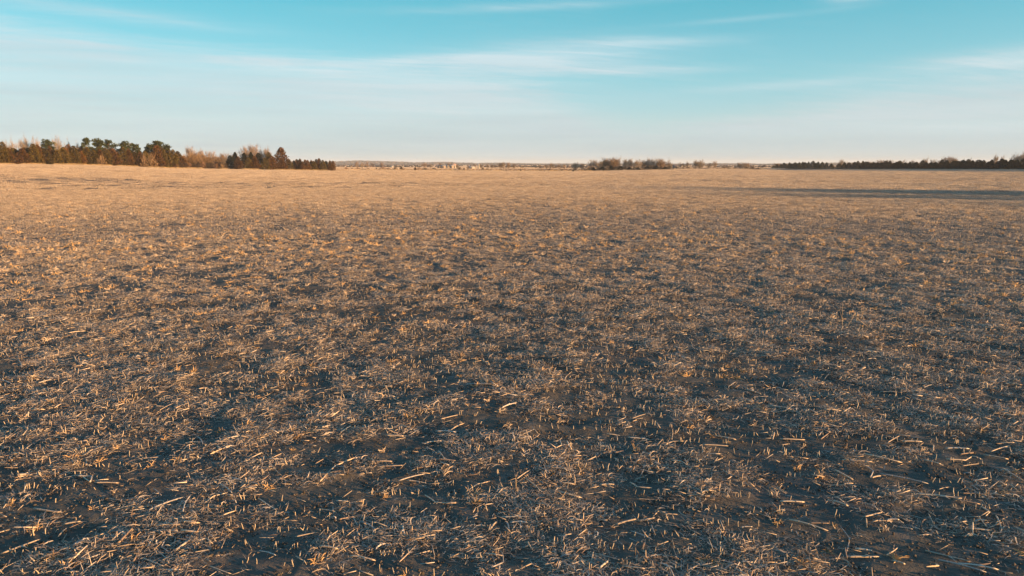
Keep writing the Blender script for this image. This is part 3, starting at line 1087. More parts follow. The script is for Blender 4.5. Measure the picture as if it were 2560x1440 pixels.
ORD = ['first', 'second', 'third', 'fourth', 'fifth', 'sixth', 'seventh', 'eighth', 'ninth', 'tenth', 'eleventh', 'twelfth', 'thirteenth',
       'fourteenth', 'fifteenth', 'sixteenth', 'seventeenth', 'eighteenth', 'nineteenth', 'twentieth']


def ordw(i):
    if i < 20:
        return ORD[i]
    tens = {2: 'twenty', 3: 'thirty', 4: 'forty', 5: 'fifty', 6: 'sixty'}[(i + 1) // 10]
    r_ = (i + 1) % 10
    return tens + ('ieth' if r_ == 0 else '-' + ORD[r_ - 1]).replace('yieth', 'ieth')


def left_depth(col):
    return float(np.interp(col, EDGE[:, 0], EDGE[:, 1])) + 3


def build_left_belt():
    G = 'red cedars of the left shelterbelt'
    # front cedars, left to right: (column, top row, width, kind)
    front = []
    tops = [(0, 362), (20, 366), (45, 369), (70, 368), (95, 362), (110, 366), (140, 371), (165, 369), (185, 370), (205, 373), (235, 372),
            (262, 374), (290, 378), (318, 376), (345, 378), (365, 380), (400, 362), (425, 376), (445, 380), (462, 382)]
    c = -14
    i = 0
    while c < 466:
        tr = float(np.interp(c, [p[0] for p in tops], [p[1] for p in tops])) + random.uniform(-3, 6)
        tr += random.choice([-4, 0, 0, 3, 6])
        front.append((c, tr, random.uniform(22, 36), 'cedar_rust' if (i * 7) % 5 < 2 else 'cedar_olive'))
        c += random.uniform(11, 17)
        i += 1
    nf = len(front)
    for j, (c, tr, w, k) in enumerate(front):
        hue = 'rust-brown' if k == 'cedar_rust' else 'olive-brown'
        plant(k, c, left_depth(c) + random.uniform(0, 5), tr, w,
              '%s cedar in the long front row of the left shelterbelt, %s from its left end' % (hue, ordw(j)), G)
    # second rank fills the gaps
    for j in range(20):
        c = -10 + j * 24 + random.uniform(-5, 5)
        tr = float(np.interp(c, [p[0] for p in tops], [p[1] for p in tops])) + random.uniform(-1, 7) - (7 if 195 < c < 440 else 0)
        plant('cedar_olive' if j % 3 else 'cedar_rust', c, left_depth(c) + 12, tr, 34,
              'cedar standing in the rank behind the left front row, %s from the left' % ordw(j), G)
    # round-topped green pines above them
    for c, tr, w, lab in ((125, 347.5, 27, 'green round-topped pine standing alone above the cedars at the left'),
                          (222, 347, 20, 'thin open-crowned pine at the left end of the pine cluster'),
                          (250, 348, 33, 'broad dense green pine, largest crown of the pine cluster'),
                          (277, 351, 28, 'green pine just right of the broad dense one'),
                          (316, 351.5, 27, 'tall oval green pine standing apart from the cluster'),
                          (341, 361, 24, 'low dull pine between the oval pine and the big dark one'),
                          (378, 361, 22, 'narrow dark pine touching the large pyramid-shaped one'),
                          (400, 354, 44, 'large pyramid-shaped dark green pine near the end of the pines')):
        plant('pine', c, left_depth(c) + 9, tr, w, lab)
    # pale bare trees behind
    for c, tr, w, lab in ((22, 352, 26, 'low pale bare treetop at the far left above the cedars'),
                          (40, 347, 22, 'thin pale bare treetop, second from the left edge'),
                          (64, 344, 30, 'tall pale bare treetop with forked crown above the left cedars'),
                          (95, 344.5, 26, 'pale bare treetop just left of the lone round pine'),
                          (150, 344, 34, 'wide pale bare treetop just right of the lone round pine'),
                          (178, 351, 24, 'short pale bare treetop between the lone pine and the pine cluster'),
                          (198, 358, 20, 'faint bare treetop just left of the pine cluster'),
                          (330, 360, 20, 'bare treetop showing between two pines'),
                          (480, 367, 34, 'bare tree rising highest over the brown thicket'),
                          (505, 373, 34, 'bare pinkish tree in the middle of the brown thicket'),
                          (528, 377, 34, 'bare pinkish tree on the right slope of the brown thicket'),
                          (560, 383, 36, 'low bare tree between the thicket and the dark cedars'),
                          (590, 381, 34, 'low pinkish bare tree just left of the big fan-shaped one'),
                          (619, 367, 40, 'grey left part of the fan-shaped bare crowns behind the cedars'),
                          (640, 362, 46, 'big fan-shaped pale bare tree behind the cedars'),
                          (668, 369, 40, 'pale bare tree between the fan-shaped one and the tall pointed cedar')):
        plant('bare_pale' if c < 400 else 'bare_pink', c, left_depth(c) + 22, tr, w, lab)
    # brown thicket between the two groups
    for c, tr, w, k, lab in ((455, 383, 30, 'bare_tan', 'brown leafless tree at the left of the brown thicket'),
                             (472, 385, 34, 'bare_tan', 'dense brown leafless tree in the brown thicket'),
                             (494, 383, 40, 'bare_tan', 'broad brown tree with a bright forked trunk'),
                             (518, 386, 40, 'bare_tan', 'brown leafless tree right of the forked trunk'),
                             (540, 389, 34, 'bare_tan', 'brown leafless tree on the right of the thicket'),
                             (553, 394, 26, 'bare_grey', 'grey low leafless tree ending the thicket')):
        plant(k, c, left_depth(c) + 4, tr, w, lab)
        plant('cedar_rust', c + 6, left_depth(c) + 10, tr + 8, w * .9, lab.replace('leafless tree', 'evergreen').replace('broad brown tree with a bright forked trunk', 'brown evergreen') + ' standing behind it')
    for j, c in enumerate(range(442, 566, 11)):
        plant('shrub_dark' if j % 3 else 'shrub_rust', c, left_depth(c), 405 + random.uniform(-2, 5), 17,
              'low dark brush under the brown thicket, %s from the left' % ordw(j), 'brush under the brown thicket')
    for c, tr, w, lab in ((255, 389, 22, 'round pale bare shrub in front of the pine cluster'),
                          (362, 388, 16, 'small pale bare shrub left of the larger pale shrub'),
                          (379, 384, 28, 'large fan-shaped pale bare shrub in front of the pyramid pine'),
                          (556, 411, 14, 'small tan bush at the right foot of the thicket')):
        plant('shrub_tan', c, left_depth(c) - 2, tr, w, lab)
    # cedar group with the tall pointed one; dark crowns carry painted shade
    for c, tr, w, k, dd, lab in ((577, 390, 26, 'cedar_shaded', 8, 'dark shaded cedar at the left end of the second cedar group'),
                                 (590, 382.5, 26, 'cedar_shaded', 9, 'dark pointed cedar just above the left of the second group'),
                                 (597, 393, 25, 'cedar_rust', 0, 'brown pointed cedar in front of the dark shaded ones'),
                                 (613, 384, 24, 'cedar_shaded', 9, 'dark cedar behind, left of the middle of the second group'),
                                 (630, 382, 30, 'cedar_shaded', 9, 'tallest of the dark cedars behind the second group'),
                                 (648, 385, 30, 'cedar_shaded', 9, 'dark cedar behind, right of the tallest dark one'),
                                 (622, 394, 22, 'cedar_olive', 1, 'olive cedar in the second group, next to the brown pointed one'),
                                 (638, 391, 30, 'cedar_rust', 0, 'broad brown cedar in the middle of the second group'),
                                 (663, 395, 24, 'cedar_olive', 0, 'olive cedar in the second group, right of the broad brown one'),
                                 (674, 382, 24, 'cedar_olive', 5, 'narrow cedar top left of the tall pointed cedar'),
                                 (682, 392, 28, 'cedar_rust', 0, 'brown cedar at the left foot of the tall pointed cedar'),
                                 (705, 371.5, 44, 'cedar_rust', 5, 'tall pointed broad cedar, highest of the second group'),
                                 (706, 396, 28, 'cedar_rust', -1, 'low brown cedar in front of the tall pointed cedar'),
                                 (724, 399, 20, 'cedar_olive', 2, 'small cedar under the right flank of the tall pointed one')):
        plant(k, c, left_depth(c) + dd, tr, w, lab)
    last = ((736, 402, 16, 'cedar_shaded', 5), (743, 399, 18, 'cedar_rust', 4), (751, 398, 18, 'cedar_rust', 2), (757, 404, 16, 'cedar_rust', 0), (764, 400, 17, 'cedar_rust', 4),
            (770, 401, 17, 'cedar_rust', 0), (779, 401, 18, 'cedar_rust', 3), (785, 403, 18, 'cedar_olive', 0), (792, 399, 17, 'cedar_rust', 4), (799, 397, 19, 'cedar_rust', 2),
            (808, 401, 18, 'cedar_olive', 0), (816, 403, 17, 'cedar_shaded', 3), (826, 402, 17, 'cedar_rust', 1), (833, 403, 16, 'cedar_rust', 0))
    for j, (c, tr, w, k, dd) in enumerate(last):
        plant(k, c, left_depth(c) + dd, tr, w, 'small cedar in the low row ending the left trees, %s from its right end' % ordw(len(last) - 1 - j),
              'small cedars in the low row')


build_left_belt()


def build_middle():
    # woodlot right of centre
    for c, tr, w, k, dd, lab in ((1484, 400.5, 30, 'bare_pink', 8, 'round grey-brown bare tree at the left end of the middle woodlot'),
                                 (1499, 404, 22, 'bare_pale', 4, 'narrow pale bare tree left of the dense brown willow'),
                                 (1522, 396, 44, 'bare_tan', 6, 'dense round brown willow-like tree in the middle woodlot'),
                                 (1512, 400, 30, 'bare_tan', 10, 'brown bare tree behind the dense round one'),
                                 (1534, 402, 26, 'bare_tan', 3, 'low brown bare tree at the right foot of the dense round one'),
                                 (1545, 392.5, 24, 'bare_pale', 18, 'tallest thin pale bare tree of the middle woodlot'),
                                 (1562, 399, 28, 'bare_pale', 10, 'pale bare tree just right of the tallest one'),
                                 (1577, 398, 20, 'bare_pink', 10, 'pinkish bare tree left of the gap in the woodlot'),
                                 (1594, 400, 28, 'bare_pale', 6, 'wide pale bare tree right of the gap in the woodlot'),
                                 (1610, 402, 22, 'bare_tan', 12, 'low brown bare tree in the middle of the woodlot right half'),
                                 (1621, 396.5, 24, 'bare_pink', 12, 'tall pinkish bare tree, first of a pair in the woodlot'),
                                 (1638, 397, 28, 'bare_pale', 10, 'tall pale bare tree, second of a pair in the woodlot'),
                                 (1655, 398.5, 28, 'bare_tan', 8, 'brown bare tree near the right end of the woodlot'),
                                 (1668, 399, 26, 'bare_pale', 12, 'pale bare tree ending the woodlot on its right')):
        plant(k, c, 505 + dd, tr - 1.5, w, lab, None, 1.0 if c > 1620 else 0)
    for j in range(19):
        c = 1472 + j * 11.2
        plant('cedar_shaded' if j % 2 else 'shrub_dark', c, 500 + random.uniform(0, 6), random.uniform(413, 418) if c > 1505 else 418, random.uniform(16, 24),
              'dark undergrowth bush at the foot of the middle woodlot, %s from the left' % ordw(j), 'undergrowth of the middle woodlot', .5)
    # single bare trees right of the woodlot
    for c, tr, w, k, lab in ((1705, 405, 22, 'bare_grey', 'low grey bare tree just right of the middle woodlot'),
                             (1719, 403, 14, 'bare_grey', 'narrow grey bare tree left of the wide-forked one'),
                             (1738, 400, 22, 'bare_pale', 'left half of the wide-forked bare trees on the skyline'),
                             (1752, 399, 22, 'bare_pale', 'right half of the wide-forked bare trees on the skyline'),
                             (1768, 407, 18, 'bare_grey', 'low faint bare tree right of the wide-forked pair'),
                             (1786, 402, 14, 'bare_pink', 'single small round bare tree standing alone on the skyline'),
                             (1812, 411, 20, 'bare_grey', 'low hazy bush right of the lone round tree'),
                             (1848, 406, 16, 'bare_pink', 'bare tree at the left of the small group before the dark row'),
                             (1858, 405, 18, 'bare_pale', 'tallest bare tree of the small group before the dark row'),
                             (1869, 406, 16, 'bare_pink', 'bare tree at the right of the small group before the dark row'),
                             (1881, 412, 14, 'bare_grey', 'low bare bush ending the small group before the dark row')):
        plant(k, c, 545, tr, w, lab, None, .8)
    for j in range(15):
        c = 1692 + j * 14.5
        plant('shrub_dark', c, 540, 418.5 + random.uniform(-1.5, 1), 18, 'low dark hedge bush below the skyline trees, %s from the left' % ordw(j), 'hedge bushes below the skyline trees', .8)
    # far side of the field, left of centre: shrubs and single trees
    for c, tr, w, k, d, lab in ((866, 417, 12, 'shrub_rust', 500, 'small brown bush right beside the last small cedar'),
                                (880, 419, 8, 'shrub_rust', 520, 'tiny rust bush near the end of the cedars'),
                                (892, 404, 12, 'bare_pink', 700, 'thin bare tree, left of the orange-lit one on the far plain'),
                                (906, 403.5, 10, 'bare_pale', 520, 'orange-lit narrow bare tree on the far field edge'),
                                (895, 418, 14, 'shrub_rust', 500, 'rust bush at the foot of the orange-lit narrow tree'),
                                (918, 404.5, 12, 'bare_pink', 800, 'hazy bare tree right of the orange-lit narrow one'),
                                (932, 406, 14, 'bare_grey', 900, 'hazy grey bare tree, second right of the orange-lit one'),
                                (954, 405.5, 12, 'bare_pink', 900, 'pinkish bare tree standing alone before the blue hill'),
                                (920, 420, 10, 'shrub_rust', 505, 'tiny rust bush between the bare trees and the long bush'),
                                (941, 418.5, 6, 'shrub_dark', 500, 'tiny dark bush left of the long brown bush'),
                                (956, 417.5, 20, 'shrub_rust', 500, 'long brown bush on the far edge of the field'),
                                (970, 419.5, 16, 'shrub_rust', 500, 'low right part of the long brown bush'),
                                (988, 417.5, 14, 'shrub_dark', 505, 'dark bush left of the small dark cedar'),
                                (1003, 416, 8, 'cedar_shaded', 500, 'small dark cedar alone on the far field edge'),
                                (1010, 420, 12, 'shrub_rust', 500, 'low rust bush touching the small dark cedar'),
                                (1038, 417.5, 7, 'cedar_rust', 465, 'small dark cedar standing before the field edge'),
                                (1047, 418, 14, 'shrub_rust', 500, 'rust bush right of the small cedar before the edge'),
                                (1062, 406.5, 18, 'bare_pink', 720, 'wide hazy bare tree left of the farm'),
                                (1062, 419.5, 16, 'shrub_dark', 505, 'dark bush below the wide hazy bare tree'),
                                (1076, 409, 14, 'bare_grey', 760, 'low grey bare tree left of the farm'),
                                (1084, 420, 18, 'shrub_dark', 505, 'low dark bush in front of the farm yard'),
                                (1100, 408, 16, 'bare_pink', 880, 'pinkish bare tree behind the farm sheds'),
                                (1122, 406.5, 18, 'bare_pink', 900, 'tall bare tree behind the white farmhouse'),
                                (1138, 409.5, 16, 'bare_grey', 900, 'grey bare tree right of the white farmhouse'),
                                (1146, 412, 14, 'bare_grey', 640, 'dark bare tree left of the white shed'),
                                (1149, 417.5, 12, 'shrub_dark', 505, 'dark bush at the foot of the grey tree by the sheds'),
                                (1160, 419.5, 7, 'shrub_dark', 500, 'tiny dark bush left of the leaning dark tree'),
                                (1169, 413, 9, 'bare_grey', 480, 'thin dark bare tree standing before the field edge'),
                                (1186, 408.5, 10, 'bare_grey', 760, 'bare tree left of the silo'),
                                (1205, 409, 14, 'bare_grey', 640, 'grey bare tree just right of the silo'),
                                (1207, 418, 9, 'shrub_dark', 500, 'dark bush right of the silo'),
                                (1217, 408.5, 12, 'bare_grey', 640, 'second grey bare tree right of the silo'),
                                (1218, 420.5, 8, 'shrub_dark', 500, 'tiny dark bush left of the bare row'),
                                (1232, 411, 14, 'bare_grey', 640, 'low grey bare tree between the silo and the orange group'),
                                (1251, 406.5, 16, 'bare_pink', 600, 'left tree of the orange-lit bare group past the silo'),
                                (1260, 404.5, 14, 'bare_pale', 600, 'tallest tree of the orange-lit bare group past the silo'),
                                (1271, 405.5, 16, 'bare_pink', 600, 'bright middle tree of the orange-lit bare group'),
                                (1282, 409, 14, 'bare_grey', 600, 'right tree of the orange-lit bare group past the silo'),
                                (1302, 421.5, 4, 'shrub_dark', 440, 'tiny dark stump-like bush standing in the field'),
                                (1306, 412, 10, 'bare_grey', 640, 'faint bare tree with a dark trunk in the middle gap'),
                                (1350, 411.5, 12, 'bare_grey', 650, 'faint bare tree left of the three dark trunks'),
                                (1366, 410.5, 12, 'bare_grey', 600, 'grey bare tree, left of the pinkish-topped tree'),
                                (1376, 407.5, 14, 'bare_pink', 580, 'pinkish-topped bare tree above the first dark bush'),
                                (1384, 408, 12, 'bare_grey', 580, 'grey bare tree with straight dark trunk'),
                                (1397, 410, 16, 'bare_grey', 580, 'dark spreading bare tree in the far row'),
                                (1411, 410.5, 10, 'bare_pink', 600, 'thin bare tree left of the pale spreading one'),
                                (1440, 405.5, 22, 'bare_pale', 520, 'pale spreading bare tree alone left of the woodlot'),
                                (1454, 408, 16, 'bare_pink', 540, 'low pinkish bare tree between the pale one and the woodlot'),
                                (1374, 421.5, 9, 'shrub_dark', 495, 'first dark bush under the far bare trees'),
                                (1387, 423, 8, 'shrub_dark', 495, 'second dark bush under the far bare trees'),
                                (1406, 422.5, 10, 'shrub_dark', 495, 'third dark bush under the far bare trees'),
                                (1426, 422, 10, 'shrub_dark', 495, 'dark bush at the left foot of the pale spreading tree'),
                                (1433, 423, 4, 'cedar_shaded', 450, 'tiny dark bush standing in the field before the pale tree'),
                                (1462, 420, 16, 'shrub_dark', 495, 'dark bush joining the woodlot on its left')):
        plant(k, c, d, tr, w, lab)
    # continuous brush along the far edge
    for j in range(38):
        c = 1020 + j * 11.6
        plant('shrub_rust' if j % 4 else 'shrub_dark', c, 503 + random.uniform(-2, 8), 422.2 + random.uniform(-.8, .8), 16,
              'knee-high rust brush along the far field edge, %s from the left' % ordw(j), 'brush along the far field edge')


build_middle()


ROW_X = 270.0


def right_depth(col):
    return ROW_X / ((col - 1280) / F) 


def build_right_row():
    G = 'dark cedars of the right-hand row'
    c, j = 1934.0, 0
    cols = []
    while c < 3560:
        if not 2081 < c < 2092:
            cols.append(c)
        d = right_depth(c)
        c += random.uniform(1.6, 4.6) / d * F
    shown = [c for c in cols if c < 2575]
    for j, c in enumerate(cols):
        top = float(np.interp(c, [1930, 1950, 1985, 2030, 2083, 2095, 2130, 2250, 2400, 2480, 2560, 2900, 3500],
                              [415, 409, 406.5, 405.5, 407, 410, 405.5, 405, 402, 401, 399.5, 393, 386]))
        d0 = right_depth(c)
        sc_ = (HORIZON + 12 - top) / 20.0
        top += random.choice([-3.5, -1.5, 0, 0, 1.5, 3, 4]) * sc_ * .8
        d = d0 + random.uniform(-4, 4)
        if c >= 2575:
            lab = 'dark cedar of the row where it runs on past the right edge'
        elif j < 20:
            lab = 'dark cedar in the row at the right, %s counted from its far thin end' % ordw(j)
        else:
            lab = 'dark cedar in the row at the right, %s from its nearest end' % ordw(min(len(shown) - 1 - j, 68))
        plant('cedar_shaded', c, d, top, random.uniform(4.2, 7.0) / d * F, lab, G, .2)
        if j % 2 == 0 and c > 2100:
            q = plant('cedar_shaded', c, d, top + 1.5, 7.0 / d * F, lab.replace('dark cedar in the row at the right', 'cedar filling in behind the right-hand row').replace('dark cedar of', 'cedar filling in behind'), G, .2)
            q.location.x += 6.0
    for c, tr, w, k, lab in ((1945, 408, 18, 'bare_tan', 'low rusty bare bush at the thin end of the dark row'),
                             (1960, 409, 16, 'bare_tan', 'rusty bare bush behind the first dark cedars'),
                             (1905, 413, 18, 'bare_grey', 'hazy grey bush left of the dark row'),
                             (2104, 398.5, 20, 'bare_pale', 'round pale bare tree at the gap in the dark row'),
                             (2121, 404, 12, 'bare_grey', 'low grey bare tree right of the one at the gap'),
                             (2140, 404, 18, 'bare_grey', 'first low bare crown above the dark row past the gap'),
                             (2170, 402, 18, 'bare_pink', 'second low bare crown above the dark row past the gap'),
                             (2200, 399, 26, 'bare_pink', 'pale bare crown above the middle of the dark row'),
                             (2222, 399, 24, 'bare_grey', 'grey bare crown right of the pale one above the row'),
                             (2250, 399, 28, 'bare_grey', 'broad grey bare crown above the dark row'),
                             (2282, 399, 16, 'bare_grey', 'small bare crown standing apart above the dark row'),
                             (2313, 391.5, 16, 'bare_pale', 'narrow tall bare crown sticking up above the dark row'),
                             (2332, 398, 22, 'bare_grey', 'low bare crown between the narrow one and the brown mass'),
                             (2356, 393, 26, 'bare_tan', 'left crown of the brown bare mass above the dark row'),
                             (2372, 391.5, 28, 'bare_pink', 'highest crown of the brown bare mass above the dark row'),
                             (2388, 396, 20, 'bare_tan', 'right crown of the brown bare mass above the dark row'),
                             (2412, 397, 16, 'bare_grey', 'faint bare crown right of the brown mass'),
                             (2424, 395, 14, 'bare_grey', 'small upright bare crown past the brown mass'),
                             (2488, 387, 14, 'bare_pale', 'thin bare tree, first of the two standing high above the row'),
                             (2503, 390, 14, 'bare_pale', 'thin bare tree, second of the two standing high above the row'),
                             (2532, 391, 30, 'bare_grey', 'bare crown sloping up toward the right end of the row'),
                             (2552, 383, 36, 'bare_pink', 'large bare crown at the right end of the row'),
                             (2575, 378, 44, 'bare_pink', 'tallest bare crown at the very right edge')):
        d = right_depth(max(c, 1940)) + 14
        plant(k, c, d, tr, w, lab)
    # the row goes on towards the camera's right: these trees throw the long shadows across the field
    off = [(122, 63, 10.0, 1.8), (133, 74, 12.0, 2.0), (150, 70, 13.0, 2.2), (128, 44, 8.5, 1.8), (142, 33, 9.0, 2.0), (155, 50, 10.5, 2.0)]
    thin = [bare_geo(240 + i, 10, 9, GREYB, 3, .5, .020) for i in range(2)]
    for i, (x, y, h, w) in enumerate(off):
        t = thing('bare_tree', 'bare tree beyond the right side of the field, %s of six' % ordw(i), 'tree', (x, y, float(terrain(x, y))),
                  i * 1.7, (w, w, h / 10), 'trees beyond the right side of the field')
        tr, cr = thin[i % 2]
        link('trunk', tr, t)
        link('crown', cr, t)


build_right_row()


# ------------------------------------------------------------------ farm on the far plain
def gable_building(name, label, col, depth, w, d, h, rh, wall, roof, rz=0.0, doors=1, windows=2, big_door=False):
    x, y, z = place(col, depth)
    t = thing(name, label, 'building', (x, y, z), rz)
    G = Geo()
    W, D_ = w / 2, d / 2
    v = [(-W, -D_, 0), (W, -D_, 0), (W, D_, 0), (-W, D_, 0), (-W, -D_, h), (W, -D_, h), (W, D_, h), (-W, D_, h), (-W, 0, h + rh), (W, 0, h + rh)]
    f = [(0, 1, 5), (0, 5, 4), (2, 3, 7), (2, 7, 6), (1, 2, 6), (1, 6, 5), (3, 0, 4), (3, 4, 7), (5, 6, 9), (7, 4, 8)]
    G.add(v, f, wall)
    link('wall', G.mesh('wall', M_PAINT), t)
    G = Geo()
    o_ = .35
    th = .15
    for s in (-1, 1):
        a = [(-W - o_, s * (D_ + o_), h - rh * o_ / D_), (W + o_, s * (D_ + o_), h - rh * o_ / D_), (W + o_, 0, h + rh + .02), (-W - o_, 0, h + rh + .02)]
        b = [(p[0], p[1], p[2] + th) for p in a]
        G.add(a + b, [(0, 1, 2), (0, 2, 3), (4, 5, 6), (4, 6, 7), (0, 1, 5), (0, 5, 4), (1, 2, 6), (1, 6, 5), (3, 0, 4), (3, 4, 7)], roof)
    link('roof', G.mesh('roof', M_PAINT), t)
    if doors:
        G = Geo()
        dw, dh = (w * .35, h * .8) if big_door else (1.0, 2.1)
        G.box((-dw / 2, -D_ - .06, 0), (dw / 2, -D_ - .003, dh), (.12, .10, .09))
        link('door', G.mesh('door', M_PAINT), t)
    for i in range(windows):
        G = Geo()
        wx = (-.32 + .64 * i / max(1, windows - 1)) * w
        G.box((wx - .5, -D_ - .05, h * .42), (wx + .5, -D_ - .003, h * .42 + 1.1), (.05, .06, .07))
        link('window', G.mesh('window', M_PAINT), t)
    return t


def build_farm():
    WH, GR_, TN, RD = (.30, .295, .29), (.20, .21, .23), (.24, .20, .17), (.26, .18, .15)
    gable_building('farmhouse', 'white two-storey farmhouse in the far farmyard', 1119, 900, 3.6, 5, 3.0, 1.4, WH, GR_, .3)
    gable_building('shed', 'low pale shed left of the white farmhouse', 1108, 800, 5, 5, 2.6, .9, TN, GR_, .2, 1, 0, True)
    gable_building('shed', 'small tan shed at the left end of the farmyard', 1099, 800, 4, 4, 2.4, .8, TN, RD, -.2, 1, 0, True)
    gable_building('shed', 'pinkish shed right of the white farmhouse', 1129, 800, 4.5, 5, 3.0, 1.0, TN, GR_, .1, 1, 0, True)
    gable_building('barn', 'pale barn at the right end of the farmyard', 1134, 810, 4, 6, 3.8, 1.4, WH, RD, .5, 1, 0, True)
    gable_building('shed', 'long white shed left of the silo', 1178, 640, 4.6, 5, 1.9, .7, WH, GR_, .2, 1, 0, True)
    gable_building('shed', 'small white shed next to the long one near the silo', 1184, 660, 2.6, 3, 1.6, .6, WH, GR_, 0, 0, 0)
    gable_building('shed', 'tiny white shed alone beyond the far bushes', 980, 1000, 4, 4, 2.2, .8, WH, GR_, 0, 0, 0)
    gable_building('shed', 'small orange-lit shed just right of the woodlot', 1686, 560, 2.6, 3, 2.2, .8, TN, RD, 0, 0, 0)
    gable_building('shed', 'tiny pale shed right of the orange-lit one', 1702, 900, 3, 3, 2.6, .8, WH, GR_, 0, 0, 0)
    x, y, z = place(1197, 640)
    t = thing('silo', 'narrow pale silo standing between bare trees', 'silo', (x, y, z))
    G = Geo()
    G.tube([(0, 0, -.3), (0, 0, 4.2)], .75, (.34, .32, .29), 16)
    link('wall', G.mesh('wall', M_PAINT), t)
    for k in range(6):
        G = Geo()
        G.tube([(0, 0, .35 + k * .7), (0, 0, .41 + k * .7)], .775, (.40, .38, .35), 16)
        link('band', G.mesh('band', M_PAINT), t)
    G = Geo()
    a = np.linspace(0, math.pi / 2, 6)
    G.tube([(0, 0, 4.21 + .6 * math.sin(q)) for q in a], [.8 * math.cos(q) + .01 for q in a], (.66, .64, .6), 16)
    link('dome', G.mesh('dome', M_PAINT), t)
    # white marker at the corner of the field
    x, y, z = place(1560, 478)
    t = thing('marker_post', 'small white marker post at the near edge of the woodlot', 'post', (x, y, z))
    G = Geo()
    G.box((-.11, -.11, -.2), (.11, .11, .75), (.8, .8, .78))
    link('post', G.mesh('post', M_PAINT), t)
    G = Geo()
    G.box((-.14, -.14, .752), (.14, .14, .86), (.75, .74, .7))
    link('cap', G.mesh('cap', M_PAINT), t)


build_farm()


# ------------------------------------------------------------------ woods of the far plain and hills, too far to tell trees apart
def blob_mass(name, label, P, S, cols):
    """many rough crowns joined into one mass"""
    phi = (1 + 5 ** .5) / 2
    ico = np.array([(-1, phi, 0), (1, phi, 0), (-1, -phi, 0), (1, -phi, 0), (0, -1, phi), (0, 1, phi), (0, -1, -phi), (0, 1, -phi), (phi, 0, -1), (phi, 0, 1), (-phi, 0, -1), (-phi, 0, 1)]) / 1.9
    fc = np.array([(0, 11, 5), (0, 5, 1), (0, 1, 7), (0, 7, 10), (0, 10, 11), (1, 5, 9), (5, 11, 4), (11, 10, 2), (10, 7, 6), (7, 1, 8), (3, 9, 4), (3, 4, 2), (3, 2, 6), (3, 6, 8), (3, 8, 9), (4, 9, 5), (2, 4, 11), (6, 2, 10), (8, 6, 7), (9, 8, 1)])
    n = len(P)
    V = ico[None] * rng.uniform(.65, 1.25, (n, 12, 1)) * S[:, None, :] + P[:, None, :]
    Fc = fc[None] + (np.arange(n) * 12)[:, None, None]
    Cc = np.repeat(cols, 12, 0)
    me = new_mesh(name, V.reshape(-1, 3), Fc.reshape(-1, 3), Cc, M_BARK)
    return link(name, me, kind='stuff', label=label, category='woods')


def build_far_woods():
    # hill woods
    n = 9000
    x = rng.uniform(-3600, 4300, n)
    y = 3450 + 1250 * rng.random(n) ** .8
    dens = fbm(x / 420.0, y / 120.0, 91, 3)
    k = dens > -.12
    x, y = x[k], y[k]
    z = hill_z(x, y)
    S = np.stack([rng.uniform(7, 16, len(x)), rng.uniform(7, 14, len(x)), rng.uniform(2.4, 4.6, len(x))], 1)
    base = np.array([(.075, .058, .055), (.095, .070, .058), (.035, .038, .036), (.12, .085, .066)])
    cols = base[rng.integers(0, 4, len(x))] * rng.uniform(.8, 1.2, (len(x), 1))
    blob_mass('hill_woods', 'hazy brown and blue woods on the far hills', np.stack([x, y, z + 1.0], 1), S, cols)
    # belts on the plain
    P, S, Cc = [], [], []
    for y0, x0, x1, hh, dn in ((1500, -420, -120, 2.6, 120), (2100, -700, 900, 3.0, 260), (2900, -1300, 1900, 4.0, 700), (1300, 380, 640, 2.4, 90), (1250, -60, 240, 2.6, 110),
                               (950, 30, 300, 1.6, 90), (3150, -1300, 2200, 5.0, 800)):
        xx = rng.uniform(x0, x1, dn)
        yy = y0 + rng.normal(0, 12, dn) + .04 * (xx - x0)
        zz = terrain(xx, yy)
        P.append(np.stack([xx, yy, zz + hh * .4], 1))
        S.append(np.stack([rng.uniform(.8, 1.9, dn) * hh, rng.uniform(.8, 1.6, dn) * hh, rng.uniform(.6, 1.1, dn) * hh], 1))
        Cc.append(base[rng.integers(0, 4, dn)] * rng.uniform(.7, 1.2, (dn, 1)))
    blob_mass('distant_tree_belts', 'thin dark belts of trees across the far plain', np.concatenate(P), np.concatenate(S), np.concatenate(Cc))


build_far_woods()


# ------------------------------------------------------------------ tall dry grass along the field margin, dead weeds in the field
def build_margin():
    g = rng
    G = Geo()
    protos = []
    for i in range(5):
        G = Geo()
        for _ in range(60):
            p = g.normal(0, .5, 3) * (1, .6, 0)
            e = p + np.array([g.normal(0, .15), g.normal(0, .15), g.uniform(.35, .8)])
            G.ribbon([p, (p + e) / 2 + (g.normal(0, .03), 0, 0), e], [.05, .04, .01], np.array((.50, .38, .22)) * g.uniform(.75, 1.15), np.array([0, 1.0, 0.2]))
        protos.append(G.mesh('dry_grass', M_GRASS))
    P = []
    for c in np.arange(-20, 846, 1.1):
        for _ in range(2):
            d = left_depth(c) - 4.5 + random.uniform(-2.0, 1.5)
            if fbm(np.array([c / 40.0]), np.array([3.0]), 6, 2)[0] > -.25:
                x, y, z = place(c + random.uniform(-1, 1), d)
                P.append((x, y, z))
    for c in np.arange(850, 1480, 2.2):
        x, y, z = place(c, float(np.interp(c, EDGE[:, 0], EDGE[:, 1])) + random.uniform(2, 12))
        P.append((x, y, z))
    P = np.array(P)
    scatter('dry_grass_margin', 'tall dry yellow grass along the field margin', P, orient(len(P)) * (0, 0, 1), g.uniform(.5, 1.1, len(P)), g.integers(0, 5, len(P)), hidden_collection('dry_grass', protos))


build_margin()


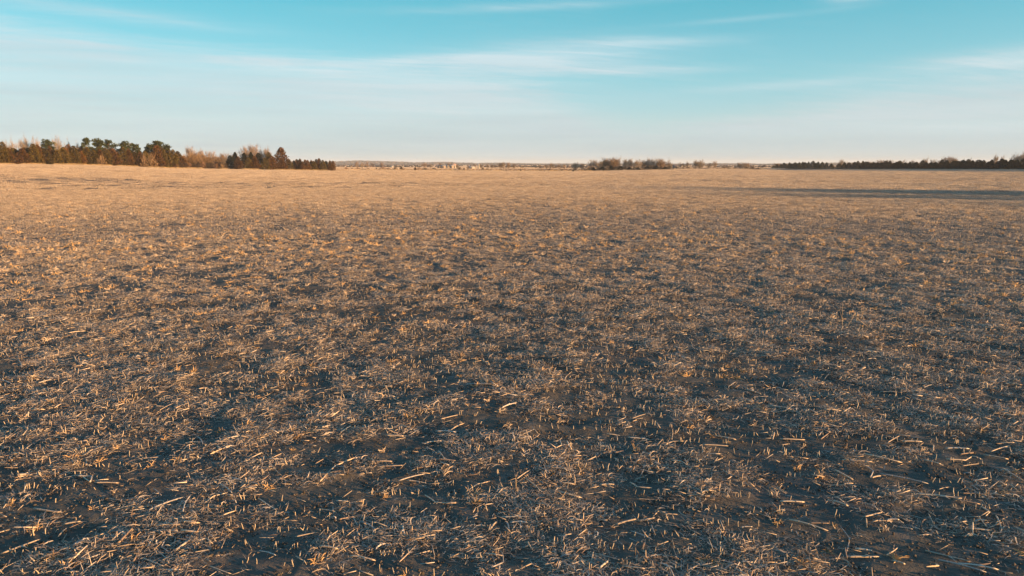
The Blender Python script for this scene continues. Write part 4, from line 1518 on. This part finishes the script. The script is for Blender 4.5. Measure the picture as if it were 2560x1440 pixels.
def weed(label, col, row, stems, rz=0.0):
    p = ground_at(col, row)
    t = thing('dead_weed', label, 'weed', p, rz)
    for pts, r in stems:
        G = Geo()
        G.tube(pts, np.linspace(r, r * .4, len(pts)), (.50, .38, .24), 4)
        g = np.random.default_rng(int(col) + len(pts))
        for _ in range(6):
            q = np.array(pts[g.integers(1, len(pts))])
            G.tube([q, q + g.normal(0, .06, 3)], [r * .5, r * .2], (.46, .36, .24), 3)
        link('stem', G.mesh('stem', M_STALK), t)


def build_weeds():
    weed('tall thin dead weed standing beside the broken one', 2106, 819,
         [([(0, 0, 0), (-.03, 0, .25), (-.03, .02, .48), (-.05, .02, .72)], .008), ([(-.03, 0, .25), (-.12, 0, .5)], .005)])
    weed('broken dead weed bent over like a tent', 2116, 821,
         [([(0, 0, 0), (.10, 0, .20), (.20, .02, .38)], .009), ([(.20, .02, .38), (.40, .02, .20), (.62, 0, .04), (.75, 0, .0)], .009),
          ([(.20, .02, .38), (.34, .03, .36)], .005)])
    weed('low arched dead weed right of the broken one', 2222, 824, [([(0, 0, 0), (.12, 0, .12), (.28, 0, .10), (.45, 0, .02)], .008)])
    weed('short upright dead weed behind the broken one', 2156, 797, [([(0, 0, 0), (-.02, .02, .2), (-.06, .02, .42)], .007), ([(-.01, .02, .15), (.08, 0, .3)], .005)])
    weed('spiky dry weed in the middle of the field', 1282, 735, [([(0, 0, 0), (.05, 0, .25), (.07, 0, .48)], .008), ([(0, 0, 0), (-.15, 0, .16), (-.3, 0, .1)], .007), ([(0, 0, 0), (.2, 0, .12)], .006)])
    weed('lone thin weed stem near the bright stalk', 1290, 1228, [([(0, 0, 0), (0, 0, .12), (-.005, 0, .2)], .005)])


build_weeds()


# ------------------------------------------------------------------ air
def build_haze():
    m = bpy.data.materials.new('haze')
    m.use_nodes = True
    w = NT(m.node_tree)
    v = w.n('ShaderNodeVolumePrincipled', {'Color': (.76, .86, .98, 1), 'Density': HAZE, 'Anisotropy': 0.0})
    o = w.n('ShaderNodeOutputMaterial')
    w.t.links.new(v.outputs[0], o.inputs['Volume'])
    G = Geo()
    G.box((-9600, -9500, -5), (9600, 9600, 46), (1, 1, 1))
    me = G.mesh('haze', m)
    link('haze', me, kind='stuff')


HAZE = 0.00010
if HAZE:
    build_haze()
